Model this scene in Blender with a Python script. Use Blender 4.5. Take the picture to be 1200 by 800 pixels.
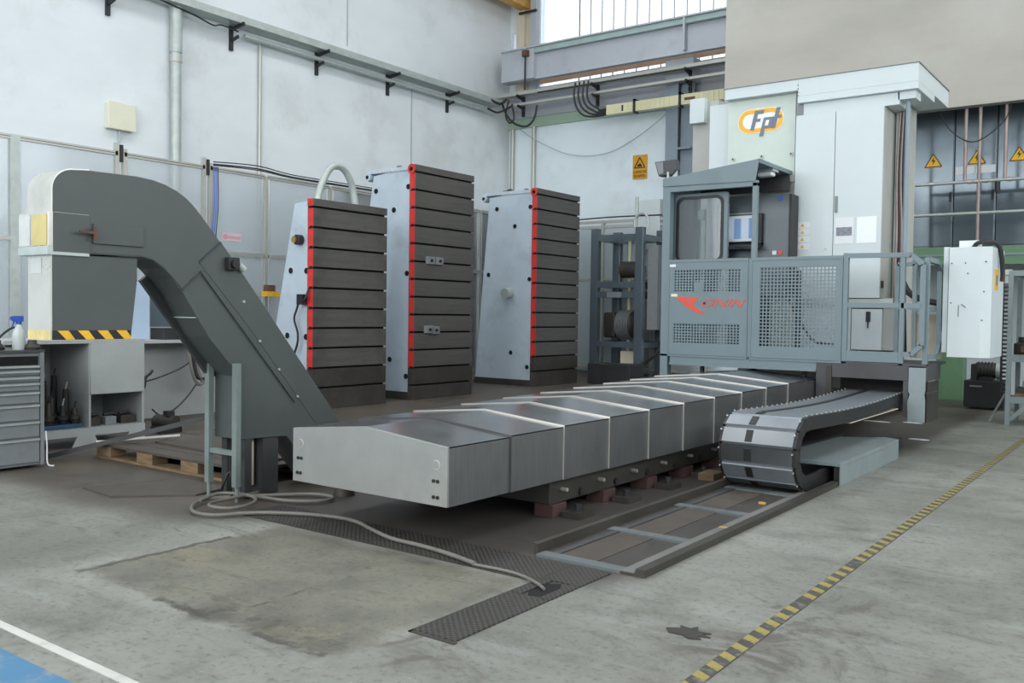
import bpy, bmesh, math, random
from mathutils import Vector, Matrix
random.seed(7)
S = 1.25                      # all lengths below are multiplied by this to get metres
scene = bpy.context.scene
COL = scene.collection
for o in list(bpy.data.objects):
    bpy.data.objects.remove(o, do_unlink=True)

# ------------------------------------------------------------------ camera
FPX, PITCH, ROLL, YAW = 1066.18, 0.03054, 0.0141, -0.63494
def cam_axes():
    fw = Vector((math.sin(YAW)*math.cos(PITCH), math.cos(YAW)*math.cos(PITCH), -math.sin(PITCH)))
    rt = Vector((math.cos(YAW), -math.sin(YAW), 0.0)); up = rt.cross(fw)
    c, s = math.cos(ROLL), math.sin(ROLL)
    return c*rt + s*up, -s*rt + c*up, fw
_r, _u, _f = cam_axes()
cd = bpy.data.cameras.new('camera'); cam = bpy.data.objects.new('camera', cd); COL.objects.link(cam)
cd.sensor_width = 36.0; cd.lens = 36.0*FPX/1200.0; cd.clip_end = 200
m = Matrix.Identity(4)
for i in range(3):
    m[i][0] = _r[i]; m[i][1] = _u[i]; m[i][2] = -_f[i]
m[0][3], m[1][3], m[2][3] = 0, 0, 1.15*S
cam.matrix_world = m
scene.camera = cam

# ------------------------------------------------------------------ world, daylight, exposure
scene.view_settings.view_transform = 'Standard'
scene.view_settings.look = 'None'
scene.view_settings.gamma = 1.0
scene.view_settings.use_curve_mapping = False
scene.view_settings.exposure = 0.0
w = bpy.data.worlds.new('overcast_sky'); scene.world = w; w.use_nodes = True
bg = w.node_tree.nodes['Background']
bg.inputs['Color'].default_value = (0.93, 0.97, 1.0, 1); bg.inputs['Strength'].default_value = 2.2

def area(name, loc, rot, sx, sy, power, col=(1, 1, 1), spread=180):
    l = bpy.data.lights.new(name, 'AREA'); l.shape = 'RECTANGLE'
    l.size = sx*S; l.size_y = sy*S; l.energy = power; l.color = col; l.spread = math.radians(spread)
    o = bpy.data.objects.new(name, l); COL.objects.link(o)
    o.location = Vector(loc)*S; o.rotation_euler = rot
    return o
# daylight through the tall front windows behind the camera, the right-hand windows and two roof lights
area('daylight_front_windows', (-3.0, -6.35, 4.6), (math.radians(82), 0, 0), 15.0, 4.6, 1180, (0.96, 0.985, 1.0))
area('daylight_right_windows', (6.8, 5.0, 5.2), (math.radians(80), 0, math.radians(90)), 18.0, 3.0, 640, (0.95, 0.98, 1.0))
area('daylight_rooflight_west', (-7.0, 5.0, 9.0), (0, 0, 0), 2.2, 17.0, 330, (0.97, 0.99, 1.0))
area('daylight_rooflight_east', (1.5, 5.0, 9.0), (0, 0, 0), 2.2, 17.0, 200, (0.97, 0.99, 1.0))

# ------------------------------------------------------------------ materials
def lin(c):
    out = []
    for v in c:
        v = v/255.0
        out.append(v/12.92 if v <= 0.04045 else ((v+0.055)/1.055)**2.4)
    return (out[0], out[1], out[2], 1.0)
class NT:
    def __init__(s, name):
        s.m = bpy.data.materials.new(name); s.m.use_nodes = True
        s.t = s.m.node_tree; s.n = s.t.nodes; s.l = s.t.links
        s.b = s.n['Principled BSDF']
        s.tc = s.n.new('ShaderNodeTexCoord').outputs['Object']
    def _in(s, sock, v):
        if hasattr(v, 'default_value') or hasattr(v, 'links'): s.l.new(v, sock)
        else: sock.default_value = v
    def math(s, op, a, b=0.0, c=0.0, clamp=False):
        n = s.n.new('ShaderNodeMath'); n.operation = op; n.use_clamp = clamp
        s._in(n.inputs[0], a); s._in(n.inputs[1], b); s._in(n.inputs[2], c)
        return n.outputs[0]
    def noise(s, scale, detail=4, rough=0.55, vec=None, dist=0.0):
        n = s.n.new('ShaderNodeTexNoise'); n.inputs['Scale'].default_value = scale
        n.inputs['Detail'].default_value = detail; n.inputs['Roughness'].default_value = rough
        n.inputs['Distortion'].default_value = dist
        s.l.new(vec if vec is not None else s.tc, n.inputs['Vector'])
        return n.outputs['Fac']
    def stretch(s, sx, sy, sz):
        n = s.n.new('ShaderNodeMapping'); n.inputs['Scale'].default_value = (sx, sy, sz)
        s.l.new(s.tc, n.inputs['Vector']); return n.outputs[0]
    def ss(s, v, a, b):
        n = s.n.new('ShaderNodeMapRange'); n.interpolation_type = 'SMOOTHSTEP'
        s._in(n.inputs[0], v); n.inputs[1].default_value = a; n.inputs[2].default_value = b
        return n.outputs[0]
    def mix(s, f, a, b, mode='MIX'):
        n = s.n.new('ShaderNodeMix'); n.data_type = 'RGBA'; n.blend_type = mode
        s._in(n.inputs[0], f); s._in(n.inputs[6], a); s._in(n.inputs[7], b)
        return n.outputs[2]
    def bump(s, h, strength=0.2, dist=0.01):
        n = s.n.new('ShaderNodeBump'); n.inputs['Strength'].default_value = strength
        n.inputs['Distance'].default_value = dist; s.l.new(h, n.inputs['Height'])
        s.l.new(n.outputs[0], s.b.inputs['Normal'])
    def set(s, **k):
        for a, v in k.items(): s._in(s.b.inputs[a.replace('_', ' ')], v)

MATS = {}
def mat(name, col, rough=0.55, metal=0.0, var=0.12, scale=3.0, bump=0.0, bscale=60, stretch=None,
        dirt=None, dirt_amt=0.35, dirt_scale=2.0, spec=0.5):
    if name in MATS: return MATS[name]
    t = NT(name); v = t.stretch(*stretch) if stretch else None
    n = t.noise(scale, 5, 0.6, v)
    c = lin(col); k = t.ss(n, 0.3, 0.7)
    lo = tuple(x*(1-var) for x in c[:3])+(1,); hi = tuple(min(1, x*(1+var)) for x in c[:3])+(1,)
    colr = t.mix(k, lo, hi)
    if dirt:
        d = t.math('MULTIPLY', t.ss(t.noise(dirt_scale, 6, 0.65), 0.48, 0.72), dirt_amt)
        colr = t.mix(d, colr, lin(dirt))
    t.set(Base_Color=colr, Metallic=metal)
    t.b.inputs['Specular IOR Level'].default_value = spec
    r = t.math('MULTIPLY_ADD', n, 0.25, rough-0.125, clamp=True)
    t.set(Roughness=r)
    if bump: t.bump(t.noise(bscale, 3, 0.5, v), bump)
    MATS[name] = t.m
    return t.m

M = dict(
 white_wall=mat('painted_wall', (222, 228, 231), 0.85, var=0.05, scale=0.35, dirt=(188, 190, 186), dirt_amt=0.45, dirt_scale=0.55, bump=0.15, bscale=12, stretch=(1, 1, 2.2)),
 back_wall=mat('back_wall_paint', (226, 237, 242), 0.85, var=0.04, scale=0.4, dirt=(186, 194, 190), dirt_amt=0.4, dirt_scale=0.5, bump=0.12, bscale=12),
 concrete_panel=mat('concrete_panel', (180, 177, 168), 0.85, var=0.07, scale=0.5, dirt=(200, 200, 195), dirt_amt=0.4, dirt_scale=0.45, stretch=(0.8, 1, 2.5)),
 ceiling=mat('ceiling_paint', (205, 207, 206), 0.9),
 conv=mat('conveyor_paint', (74, 79, 78), 0.42, var=0.06, scale=2.5, dirt=(62, 62, 58), dirt_amt=0.22, bump=0.05, bscale=180),
 conv_lit=mat('conveyor_lit_end', (205, 204, 196), 0.3, 0.6, var=0.06, scale=3, dirt=(150, 146, 132), dirt_amt=0.35),  # lit copy of the conveyor paint, for faces turned to the windows
 conv_dark=mat('conveyor_dark', (58, 60, 60), 0.5, var=0.1),
 blue_gray=mat('tower_paint', (186, 199, 210), 0.5, var=0.05, scale=1.2, dirt=(126, 131, 136), dirt_amt=0.35, dirt_scale=1.3),
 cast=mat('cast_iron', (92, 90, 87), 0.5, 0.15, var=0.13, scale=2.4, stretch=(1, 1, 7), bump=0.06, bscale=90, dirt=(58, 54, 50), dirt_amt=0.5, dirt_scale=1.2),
 cast_dark=mat('cast_iron_dark', (66, 62, 58), 0.5, 0.1, var=0.2, scale=3, dirt=(38, 34, 30), dirt_amt=0.5),
 red=mat('red_paint', (205, 48, 42), 0.5, var=0.12, scale=9, dirt=(110, 40, 36), dirt_amt=0.3, dirt_scale=6),
 steel=mat('brushed_steel', (122, 123, 123), 0.36, 0.7, var=0.07, scale=4, stretch=(12, 12, 1), dirt=(96, 94, 90), dirt_amt=0.35, dirt_scale=1.4),
 steel_top=mat('worn_sheet_steel', (140, 143, 147), 0.2, 0.75, var=0.08, scale=1.6, dirt=(112, 110, 108), dirt_amt=0.35, dirt_scale=1.1),
 steel_end=mat('lit_end_steel', (160, 161, 157), 0.42, 0.55, var=0.06, scale=2.5, dirt=(146, 146, 138), dirt_amt=0.4, dirt_scale=2.2),  # cover steel in three tones: light on end, top and sides painted in
 steel_edge=mat('polished_edge', (206, 202, 194), 0.32, 0.6, var=0.03),
 galv=mat('galvanised', (180, 188, 184), 0.42, 0.35, var=0.08, scale=8),
 alu=mat('aluminium_profile', (186, 186, 178), 0.4, 0.5, var=0.05),
 dark=mat('dark_metal', (48, 48, 50), 0.5, 0.3, var=0.15),
 black=mat('black_plastic', (26, 26, 28), 0.45, var=0.1),
 hole=mat('black_recess', (14, 14, 15), 0.9, var=0.0),
 greasy=mat('greasy_iron', (66, 63, 58), 0.55, 0.3, var=0.2, scale=4, dirt=(42, 37, 32), dirt_amt=0.6),
 cabin=mat('cabin_grey_paint', (114, 130, 136), 0.45, var=0.04, scale=2, dirt=(94, 102, 104), dirt_amt=0.25),
 cabin_dark=mat('platform_dark', (74, 74, 76), 0.5, 0.2, var=0.12, dirt=(54, 48, 46), dirt_amt=0.4),
 white_cab=mat('machine_white', (202, 212, 214), 0.4, var=0.025, scale=1.5, dirt=(200, 205, 200), dirt_amt=0.25),
 cream=mat('cream_plate', (200, 210, 201), 0.45, var=0.03),
 cab_side=mat('machine_side_grey', (176, 178, 172), 0.5, var=0.05),
 beam=mat('crane_beam_grey', (178, 183, 190), 0.55, var=0.05, scale=1.0, dirt=(138, 140, 146), dirt_amt=0.3),
 beam_green=mat('rail_pale_green', (158, 176, 174), 0.55, var=0.08),
 green=mat('green_paint', (104, 140, 106), 0.5, var=0.08, dirt=(96, 128, 96), dirt_amt=0.4),
 band_green=mat('green_wall_band', (158, 180, 160), 0.8, var=0.06),
 band_grey=mat('grey_wall_band', (168, 170, 178), 0.8, var=0.05),
 col_steel=mat('column_grey', (134, 146, 158), 0.55, var=0.05),
 switch_dark=mat('switchgear_grey', (104, 116, 124), 0.16, 0.4, var=0.05, scale=1.2),
 yellow=mat('warning_yellow', (246, 190, 20), 0.5, var=0.05),
 stripe_yellow=mat('stripe_yellow', (228, 176, 40), 0.55, var=0.12, scale=10),
 sign_yellow=mat('sign_yellow', (214, 156, 36), 0.55, var=0.04),
 orange=mat('logo_orange', (246, 180, 40), 0.45, var=0.05),
 logo_white=mat('logo_white', (240, 240, 236), 0.45, var=0.01),
 logo_grey=mat('logo_grey', (112, 120, 134), 0.45, var=0.02),
 ronin=mat('ronin_red', (222, 84, 62), 0.5, var=0.06),
 paper=mat('paper', (226, 230, 232), 0.7, var=0.01),
 print_grey=mat('print_grey', (138, 142, 150), 0.7, var=0.25, scale=30),
 tarp=mat('plastic_sleeve', (228, 234, 236), 0.25, var=0.02),
 busbar=mat('busbar_cream', (206, 202, 166), 0.5, var=0.04),
 rubber=mat('cable_rubber', (42, 42, 44), 0.55, var=0.1),
 hose=mat('grey_hose', (112, 109, 103), 0.6, var=0.1, scale=10),
 copper=mat('brown_pipe', (158, 142, 138), 0.45, 0.3, var=0.15, scale=5),
 wood=mat('pallet_wood', (122, 102, 76), 0.8, var=0.25, scale=6, stretch=(1, 1, 6), dirt=(84, 66, 50), dirt_amt=0.6, dirt_scale=5),
 board=mat('dirty_board', (78, 71, 65), 0.75, var=0.2, scale=3, dirt=(58, 50, 46), dirt_amt=0.5),
 tool_grey=mat('tool_cabinet_grey', (128, 133, 135), 0.5, var=0.06, dirt=(104, 104, 102), dirt_amt=0.5, dirt_scale=3),
 bench=mat('bench_white', (168, 172, 171), 0.55, var=0.05, dirt=(150, 148, 142), dirt_amt=0.4, dirt_scale=2),
 junction=mat('junction_cream', (224, 222, 200), 0.5, var=0.02),
 blue_plastic=mat('blue_plastic', (44, 88, 180), 0.4, var=0.04),
 blue_bin=mat('blue_bin', (44, 74, 104), 0.5, var=0.1),
 bottle=mat('cloudy_bottle', (190, 200, 196), 0.25, var=0.04),
 brass=mat('brass', (176, 146, 80), 0.35, 0.8),
 rust=mat('rust', (98, 68, 56), 0.7, var=0.25, scale=8),
 red_brick=mat('red_pad', (70, 47, 44), 0.7, var=0.15, dirt=(70, 50, 48), dirt_amt=0.5),
 ochre=mat('ochre_wood', (206, 158, 84), 0.6, var=0.15, scale=3),
 orange_lintel=mat('orange_lintel', (250, 206, 170), 0.7, var=0.06),
 pale_col=mat('pale_column', (206, 196, 176), 0.75, var=0.06),
 plinth=mat('plinth_blue_grey', (134, 146, 148), 0.45, var=0.06, dirt=(100, 106, 106), dirt_amt=0.35),
 white_line=mat('white_line_paint', (196, 196, 190), 0.6, var=0.06, scale=4, dirt=(160, 158, 150), dirt_amt=0.5, dirt_scale=5),
 tape_dark=mat('tape_dark', (70, 68, 63), 0.65, var=0.15, scale=8, dirt=(128, 130, 126), dirt_amt=0.8, dirt_scale=14),
 tape_yellow=mat('tape_yellow', (154, 140, 78), 0.65, var=0.2, scale=20, dirt=(92, 88, 74), dirt_amt=0.95, dirt_scale=22),
 screen_frame=mat('screen_frame', (232, 238, 242), 0.4, var=0.02),
 pink=mat('pink_print', (206, 150, 162), 0.6, var=0.04),
 chain_steel=mat('chain_plate', (132, 138, 144), 0.34, 0.4, var=0.1, scale=3, dirt=(58, 52, 50), dirt_amt=0.5, dirt_scale=1.8),
 chain_glint=mat('chain_plate_glint', (120, 124, 126), 0.22, 0.8, var=0.08),
 chain_black=mat('chain_link_black', (40, 40, 41), 0.45, 0.2, var=0.12),
 blue_tarp=mat('pale_blue_sheet', (172, 192, 214), 0.5, var=0.04),
)
def glass_mat(name, tint, alpha_mix, rough=0.05):
    t = NT(name); n, l = t.n, t.l
    tr = n.new('ShaderNodeBsdfTransparent'); tr.inputs[0].default_value = tint
    gl = n.new('ShaderNodeBsdfGlossy'); gl.inputs['Roughness'].default_value = rough
    df = n.new('ShaderNodeBsdfDiffuse'); df.inputs[0].default_value = lin((214, 220, 222))
    fr = n.new('ShaderNodeFresnel'); fr.inputs[0].default_value = 1.45
    m1 = n.new('ShaderNodeMixShader'); m1.inputs[0].default_value = alpha_mix
    l.new(tr.outputs[0], m1.inputs[1]); l.new(df.outputs[0], m1.inputs[2])
    m2 = n.new('ShaderNodeMixShader'); l.new(fr.outputs[0], m2.inputs[0])
    l.new(m1.outputs[0], m2.inputs[1]); l.new(gl.outputs[0], m2.inputs[2])
    l.new(m2.outputs[0], n['Material Output'].inputs['Surface'])
    return t.m
M['window_glass'] = glass_mat('window_glass', (0.95, 0.97, 1, 1), 0.12)
M['plexi'] = glass_mat('plexiglass', (0.93, 0.96, 0.98, 1), 0.34, 0.08)
M['cab_glass'] = glass_mat('cabin_glass', (0.78, 0.81, 0.83, 1), 0.12, 0.03)

def screen_mat():
    t = NT('lit_screen'); sep = t.n.new('ShaderNodeSeparateXYZ'); t.l.new(t.tc, sep.inputs[0])
    wv = t.n.new('ShaderNodeTexWave'); wv.inputs['Scale'].default_value = 1.6; t.l.new(t.tc, wv.inputs[0])
    c = t.mix(t.ss(wv.outputs['Fac'], 0.35, 0.75), lin((176, 190, 206)), lin((104, 134, 176)))
    t.set(Base_Color=c, Emission_Color=c, Emission_Strength=0.35, Roughness=0.25)
    return t.m
M['screen'] = screen_mat()

def checker_plate():
    t = NT('checker_plate')
    def bars(a):
        r = t.n.new('ShaderNodeMapping'); r.inputs['Rotation'].default_value = (0, 0, a)
        t.l.new(t.tc, r.inputs[0]); wv = t.n.new('ShaderNodeTexWave')
        wv.inputs['Scale'].default_value = 12; t.l.new(r.outputs[0], wv.inputs[0]); return wv.outputs['Fac']
    a, b = bars(math.radians(45)), bars(math.radians(-45))
    h = t.math('MULTIPLY', t.ss(a, 0.55, 0.85), t.ss(b, 0.1, 0.6))
    h2 = t.math('MULTIPLY', t.ss(b, 0.55, 0.85), t.ss(a, 0.1, 0.6))
    hh = t.math('MAXIMUM', h, h2)
    c = t.mix(t.noise(3, 5), lin((46, 43, 41)), lin((68, 65, 61)))
    c = t.mix(hh, c, lin((86, 84, 80)))
    t.set(Base_Color=c, Roughness=0.55, Metallic=0.3); t.bump(hh, 0.6, 0.01)
    return t.m
M['checker'] = checker_plate()

def floor_mat():
    t = NT('workshop_concrete')
    sc = t.n.new('ShaderNodeVectorMath'); sc.operation = 'SCALE'; sc.inputs[3].default_value = 1/S
    t.l.new(t.tc, sc.inputs[0]); t.tc = sc.outputs[0]
    sep = t.n.new('ShaderNodeSeparateXYZ'); t.l.new(t.tc, sep.inputs[0]); X, Y = sep.outputs[0], sep.outputs[1]
    n1 = t.noise(0.55, 6, 0.62); n2 = t.noise(2.6, 7, 0.68); n3 = t.noise(30, 6, 0.7); n4 = t.noise(1.3, 6, 0.7, dist=0.6)
    streak = t.noise(1.2, 6, 0.7, t.stretch(0.7, 3.4, 1))
    c = t.mix(t.ss(n1, 0.3, 0.7), lin((114, 115, 108)), lin((146, 147, 140)))
    c = t.mix(t.math('MULTIPLY', t.math('SUBTRACT', 1.0, t.ss(X, -4.5, -2.2)), 0.22), c, lin((112, 108, 92)))
    c = t.mix(t.math('MULTIPLY', t.ss(n2, 0.46, 0.72), 0.6), c, lin((90, 89, 81)))
    c = t.mix(t.math('MULTIPLY', t.ss(streak, 0.50, 0.72), 0.5), c, lin((154, 157, 153)))
    c = t.mix(t.math('MULTIPLY', t.ss(n4, 0.56, 0.72), 0.5), c, lin((104, 97, 84)))
    # yellowed repair patch with broken edges
    wob = t.math('MULTIPLY_ADD', t.noise(5, 5, 0.7), 0.16, -0.08)
    Xw = t.math('ADD', X, wob); Yw = t.math('ADD', Y, wob)
    def rect(x0, x1, y0, y1, e, xx=None, yy=None):
        xx = Xw if xx is None else xx; yy = Yw if yy is None else yy
        a = t.math('MULTIPLY', t.ss(xx, x0-e, x0+e), t.math('SUBTRACT', 1.0, t.ss(xx, x1-e, x1+e)))
        b = t.math('MULTIPLY', t.ss(yy, y0-e, y0+e), t.math('SUBTRACT', 1.0, t.ss(yy, y1-e, y1+e)))
        return t.math('MULTIPLY', a, b)
    p = rect(-3.85, -2.24, 2.06, 3.16, 0.05)
    pc = t.mix(t.ss(n2, 0.35, 0.65), lin((86, 84, 75)), lin((120, 118, 104)))
    pc = t.mix(t.math('MULTIPLY', t.ss(t.noise(1.7, 6, 0.6), 0.52, 0.7), 0.6), pc, lin((150, 138, 106)))
    c = t.mix(t.math('MULTIPLY', p, 0.8), c, pc)
    halo = t.math('MULTIPLY', t.math('SUBTRACT', rect(-3.98, -2.2, 1.95, 3.2, 0.08), p, clamp=True), t.ss(n2, 0.4, 0.6))
    c = t.mix(t.math('MULTIPLY', halo, 0.35), c, lin((178, 178, 172)))
    # cracks along the patch border
    w2 = t.math('MULTIPLY_ADD', t.noise(7, 6, 0.75), 0.12, -0.06); Xc = t.math('ADD', X, w2); Yc = t.math('ADD', Y, w2)
    brk = t.ss(t.noise(4.5, 5, 0.7), 0.36, 0.5)
    k1 = t.math('MULTIPLY', rect(-3.25, -2.28, 2.035, 2.075, 0.012, X, Yc), brk)
    k2 = t.math('MULTIPLY', rect(-3.868, -3.832, 2.05, 2.85, 0.012, Xc, Y), t.ss(t.noise(3, 4), 0.32, 0.45))
    k3 = t.math('MULTIPLY', rect(-2.88, -2.865, 2.15, 2.75, 0.007, Xc, Y), t.ss(t.noise(6, 4), 0.45, 0.55))
    k = t.math('MAXIMUM', t.math('MAXIMUM', k1, k2), k3)
    c = t.mix(t.math('MULTIPLY', k, 0.8), c, lin((62, 58, 52)))
    chip = t.math('MULTIPLY', rect(-3.2, -2.3, 2.05, 2.2, 0.05), t.ss(t.noise(9, 5, 0.7), 0.5, 0.62))
    c = t.mix(t.math('MULTIPLY', chip, 0.75), c, lin((70, 66, 58)))
    edge = t.math('MULTIPLY', rect(-3.0, -2.2, 1.98, 2.22, 0.08), t.ss(t.noise(3.3, 6, 0.7), 0.42, 0.58))
    c = t.mix(t.math('MULTIPLY', edge, 0.5), c, lin((76, 73, 66)))
    # oily dark concrete round the machine bed, with the cover's shadow zone painted in
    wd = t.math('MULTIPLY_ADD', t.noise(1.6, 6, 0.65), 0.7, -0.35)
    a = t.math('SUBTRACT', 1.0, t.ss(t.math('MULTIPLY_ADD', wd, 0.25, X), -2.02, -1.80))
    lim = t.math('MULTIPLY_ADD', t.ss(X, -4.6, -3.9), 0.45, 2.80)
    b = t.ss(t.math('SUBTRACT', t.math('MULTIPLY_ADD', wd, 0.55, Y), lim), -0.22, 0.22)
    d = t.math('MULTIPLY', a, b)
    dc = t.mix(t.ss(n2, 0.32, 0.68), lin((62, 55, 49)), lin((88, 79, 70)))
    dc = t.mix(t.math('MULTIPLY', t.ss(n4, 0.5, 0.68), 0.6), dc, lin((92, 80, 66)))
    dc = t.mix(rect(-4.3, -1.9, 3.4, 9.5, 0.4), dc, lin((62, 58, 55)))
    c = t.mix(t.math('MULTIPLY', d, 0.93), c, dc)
    # old rubbed stains on the open floor
    st = t.math('MULTIPLY', t.ss(t.noise(2.1, 6, 0.7, dist=1.0), 0.50, 0.62), 0.75)
    spots = t.math('MAXIMUM', rect(-1.5, -0.7, 2.7, 3.9, 0.25), rect(-2.35, -1.6, 2.1, 2.9, 0.2))
    c = t.mix(t.math('MULTIPLY', st, spots), c, lin((84, 76, 66)))
    c = t.mix(t.math('MULTIPLY', t.ss(n3, 0.5, 0.68), 0.5), c, lin((70, 69, 64)))
    smear = t.noise(3.0, 7, 0.75, t.stretch(0.6, 2.0, 1), 1.2)
    c = t.mix(t.math('MULTIPLY', t.ss(smear, 0.55, 0.66), 0.5), c, lin((80, 77, 69)))
    speck = t.noise(60, 2, 0.5)
    c = t.mix(t.math('MULTIPLY', t.ss(speck, 0.70, 0.76), 0.6), c, lin((52, 50, 47)))
    c = t.mix(t.math('MULTIPLY', t.math('SUBTRACT', 1.0, t.ss(speck, 0.24, 0.30)), 0.35), c, lin((196, 196, 190)))
    t.set(Base_Color=c)
    rr = t.math('MULTIPLY_ADD', n2, 0.3, 0.36); t.set(Roughness=rr)
    hh = t.math('SUBTRACT', t.math('MULTIPLY_ADD', n3, 0.3, t.math('MULTIPLY', n2, 0.3)), t.math('MULTIPLY', k, 1.0))
    t.bump(hh, 0.35, 0.012)
    return t.m
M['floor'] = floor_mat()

def blue_floor():
    t = NT('worn_blue_paint')
    n = t.noise(3.2, 7, 0.72); c = t.mix(t.noise(1.5, 4), lin((48, 98, 138)), lin((84, 134, 168)))
    c = t.mix(t.math('MULTIPLY', t.ss(n, 0.48, 0.66), 0.75), c, lin((138, 150, 150)))
    t.set(Base_Color=c, Roughness=0.5); t.bump(n, 0.15, 0.01); return t.m
M['blue_floor'] = blue_floor()

# ------------------------------------------------------------------ mesh helpers
def wloc(o):
    v = Vector((0, 0, 0))
    while o is not None:
        v = v + o.location; o = o.parent
    return v
class MB:
    def __init__(s): s.v = []; s.f = []; s.sm = []
    def add(s, vs, fs, smooth=False):
        b = len(s.v); s.v += [tuple(p) for p in vs]
        s.f += [tuple(b+i for i in f) for f in fs]; s.sm += [smooth]*len(fs); return s
    def box(s, x0, x1, y0, y1, z0, z1):
        if x1 < x0: x0, x1 = x1, x0
        if y1 < y0: y0, y1 = y1, y0
        if z1 < z0: z0, z1 = z1, z0
        v = [(x, y, z) for z in (z0, z1) for y in (y0, y1) for x in (x0, x1)]
        return s.add(v, [(0, 2, 3, 1), (4, 5, 7, 6), (0, 1, 5, 4), (2, 6, 7, 3), (0, 4, 6, 2), (1, 3, 7, 5)])
    def obox(s, p0, p1, w, h, up=(0, 0, 1)):
        a, b = Vector(p0), Vector(p1); d = (b-a).normalized(); u = Vector(up)
        r = d.cross(u)
        if r.length < 1e-5: u = Vector((1, 0, 0)); r = d.cross(u)
        r.normalize(); u = r.cross(d)
        v = []
        for p in (a, b):
            for i, j in ((-1, -1), (1, -1), (1, 1), (-1, 1)):
                v.append(p + r*(i*w/2) + u*(j*h/2))
        return s.add(v, [(0, 3, 2, 1), (4, 5, 6, 7), (0, 1, 5, 4), (1, 2, 6, 5), (2, 3, 7, 6), (3, 0, 4, 7)])
    def prism(s, pts, axis, a0, a1, smooth=False):
        n = len(pts); v = []
        for a in (a0, a1):
            for p in pts:
                v.append((a, p[0], p[1]) if axis == 'x' else (p[0], a, p[1]) if axis == 'y' else (p[0], p[1], a))
        s.add(v, [tuple(range(n))[::-1], tuple(range(n, 2*n))])
        b = len(s.v)-2*n
        for i in range(n):
            j = (i+1) % n
            s.f.append((b+i, b+j, b+n+j, b+n+i)); s.sm.append(smooth)
        return s
    def cyl(s, p0, p1, r, n=14, r2=None, caps=True):
        a, b = Vector(p0), Vector(p1); d = (b-a).normalized()
        u = Vector((0, 0, 1)) if abs(d.z) < 0.9 else Vector((1, 0, 0))
        x = d.cross(u).normalized(); y = d.cross(x); r2 = r if r2 is None else r2; v = []
        for p, q in ((a, r), (b, r2)):
            for i in range(n):
                t = 2*math.pi*i/n; v.append(p + x*math.cos(t)*q + y*math.sin(t)*q)
        bse = len(s.v); s.v += [tuple(p) for p in v]
        for i in range(n):
            j = (i+1) % n; s.f.append((bse+i, bse+j, bse+n+j, bse+n+i)); s.sm.append(True)
        if caps:
            s.f.append(tuple(bse+i for i in range(n))[::-1]); s.sm.append(False)
            s.f.append(tuple(bse+n+i for i in range(n))); s.sm.append(False)
        return s
    def tube(s, pts, r, n=8, sub=4, closed=False):
        P = [Vector(p) for p in pts]
        if sub > 1 and len(P) > 2:
            Q = []; L = len(P)
            for i in range(L-1):
                p0 = P[max(i-1, 0)]; p1 = P[i]; p2 = P[i+1]; p3 = P[min(i+2, L-1)]
                for k in range(sub):
                    t = k/sub
                    Q.append(0.5*((2*p1)+(p2-p0)*t+(2*p0-5*p1+4*p2-p3)*t*t+(3*p1-p0-3*p2+p3)*t*t*t))
            Q.append(P[-1]); P = Q
        bse = len(s.v); x = None
        for i, p in enumerate(P):
            d = (P[min(i+1, len(P)-1)]-P[max(i-1, 0)]).normalized()
            if x is None:
                u = Vector((0, 0, 1)) if abs(d.z) < 0.9 else Vector((1, 0, 0)); x = d.cross(u).normalized()
            else:
                x = (x - d*x.dot(d)).normalized()
            y = d.cross(x)
            for k in range(n):
                t = 2*math.pi*k/n; s.v.append(tuple(p + x*math.cos(t)*r + y*math.sin(t)*r))
        for i in range(len(P)-1):
            for k in range(n):
                j = (k+1) % n
                s.f.append((bse+i*n+k, bse+i*n+j, bse+(i+1)*n+j, bse+(i+1)*n+k)); s.sm.append(True)
        s.f.append(tuple(bse+k for k in range(n))[::-1]); s.sm.append(False)
        e = bse+(len(P)-1)*n; s.f.append(tuple(e+k for k in range(n))); s.sm.append(False)
        return s
    def lathe(s, c, prof, n=16, axis='z'):
        bse = len(s.v); cx, cy, cz = c
        for (r, h) in prof:
            for k in range(n):
                t = 2*math.pi*k/n; a, b = r*math.cos(t), r*math.sin(t)
                s.v.append((cx+a, cy+b, cz+h) if axis == 'z' else (cx+a, cy+h, cz+b) if axis == 'y' else (cx+h, cy+a, cz+b))
        for i in range(len(prof)-1):
            for k in range(n):
                j = (k+1) % n
                s.f.append((bse+i*n+k, bse+i*n+j, bse+(i+1)*n+j, bse+(i+1)*n+k)); s.sm.append(True)
        s.f.append(tuple(bse+k for k in range(n))[::-1]); s.sm.append(False)
        e = bse+(len(prof)-1)*n; s.f.append(tuple(e+k for k in range(n))); s.sm.append(False)
        return s
    def mesh(s, name, off):
        me = bpy.data.meshes.new(name)
        me.from_pydata([(p[0]*S-off[0], p[1]*S-off[1], p[2]*S-off[2]) for p in s.v], [], s.f)
        bm = bmesh.new(); bm.from_mesh(me); bmesh.ops.recalc_face_normals(bm, faces=bm.faces); bm.to_mesh(me); bm.free()
        me.polygons.foreach_set('use_smooth', s.sm)
        if any(s.sm): me.set_sharp_from_angle(angle=math.radians(40))
        me.update(); return me
    def build(s, name, m, parent=None, bevel=0.0, origin=None, label=None):
        off = wloc(parent) if parent else (Vector(origin)*S if origin is not None else Vector((0, 0, 0)))
        me = s.mesh(name, off); me.materials.append(M[m] if isinstance(m, str) else m)
        o = bpy.data.objects.new(name, me); COL.objects.link(o)
        if parent: o.parent = parent
        else: o.location = off
        if bevel:
            b = o.modifiers.new('edge', 'BEVEL'); b.width = bevel*S; b.segments = 2; b.limit_method = 'ANGLE'
            b.angle_limit = math.radians(50)
        if label: o['label'] = label
        return o
def B(*a): return MB().box(*a)
def tag(o, label, cat, group=None):
    o['label'] = label; o['category'] = cat
    if group: o['group'] = group
    return o
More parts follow.
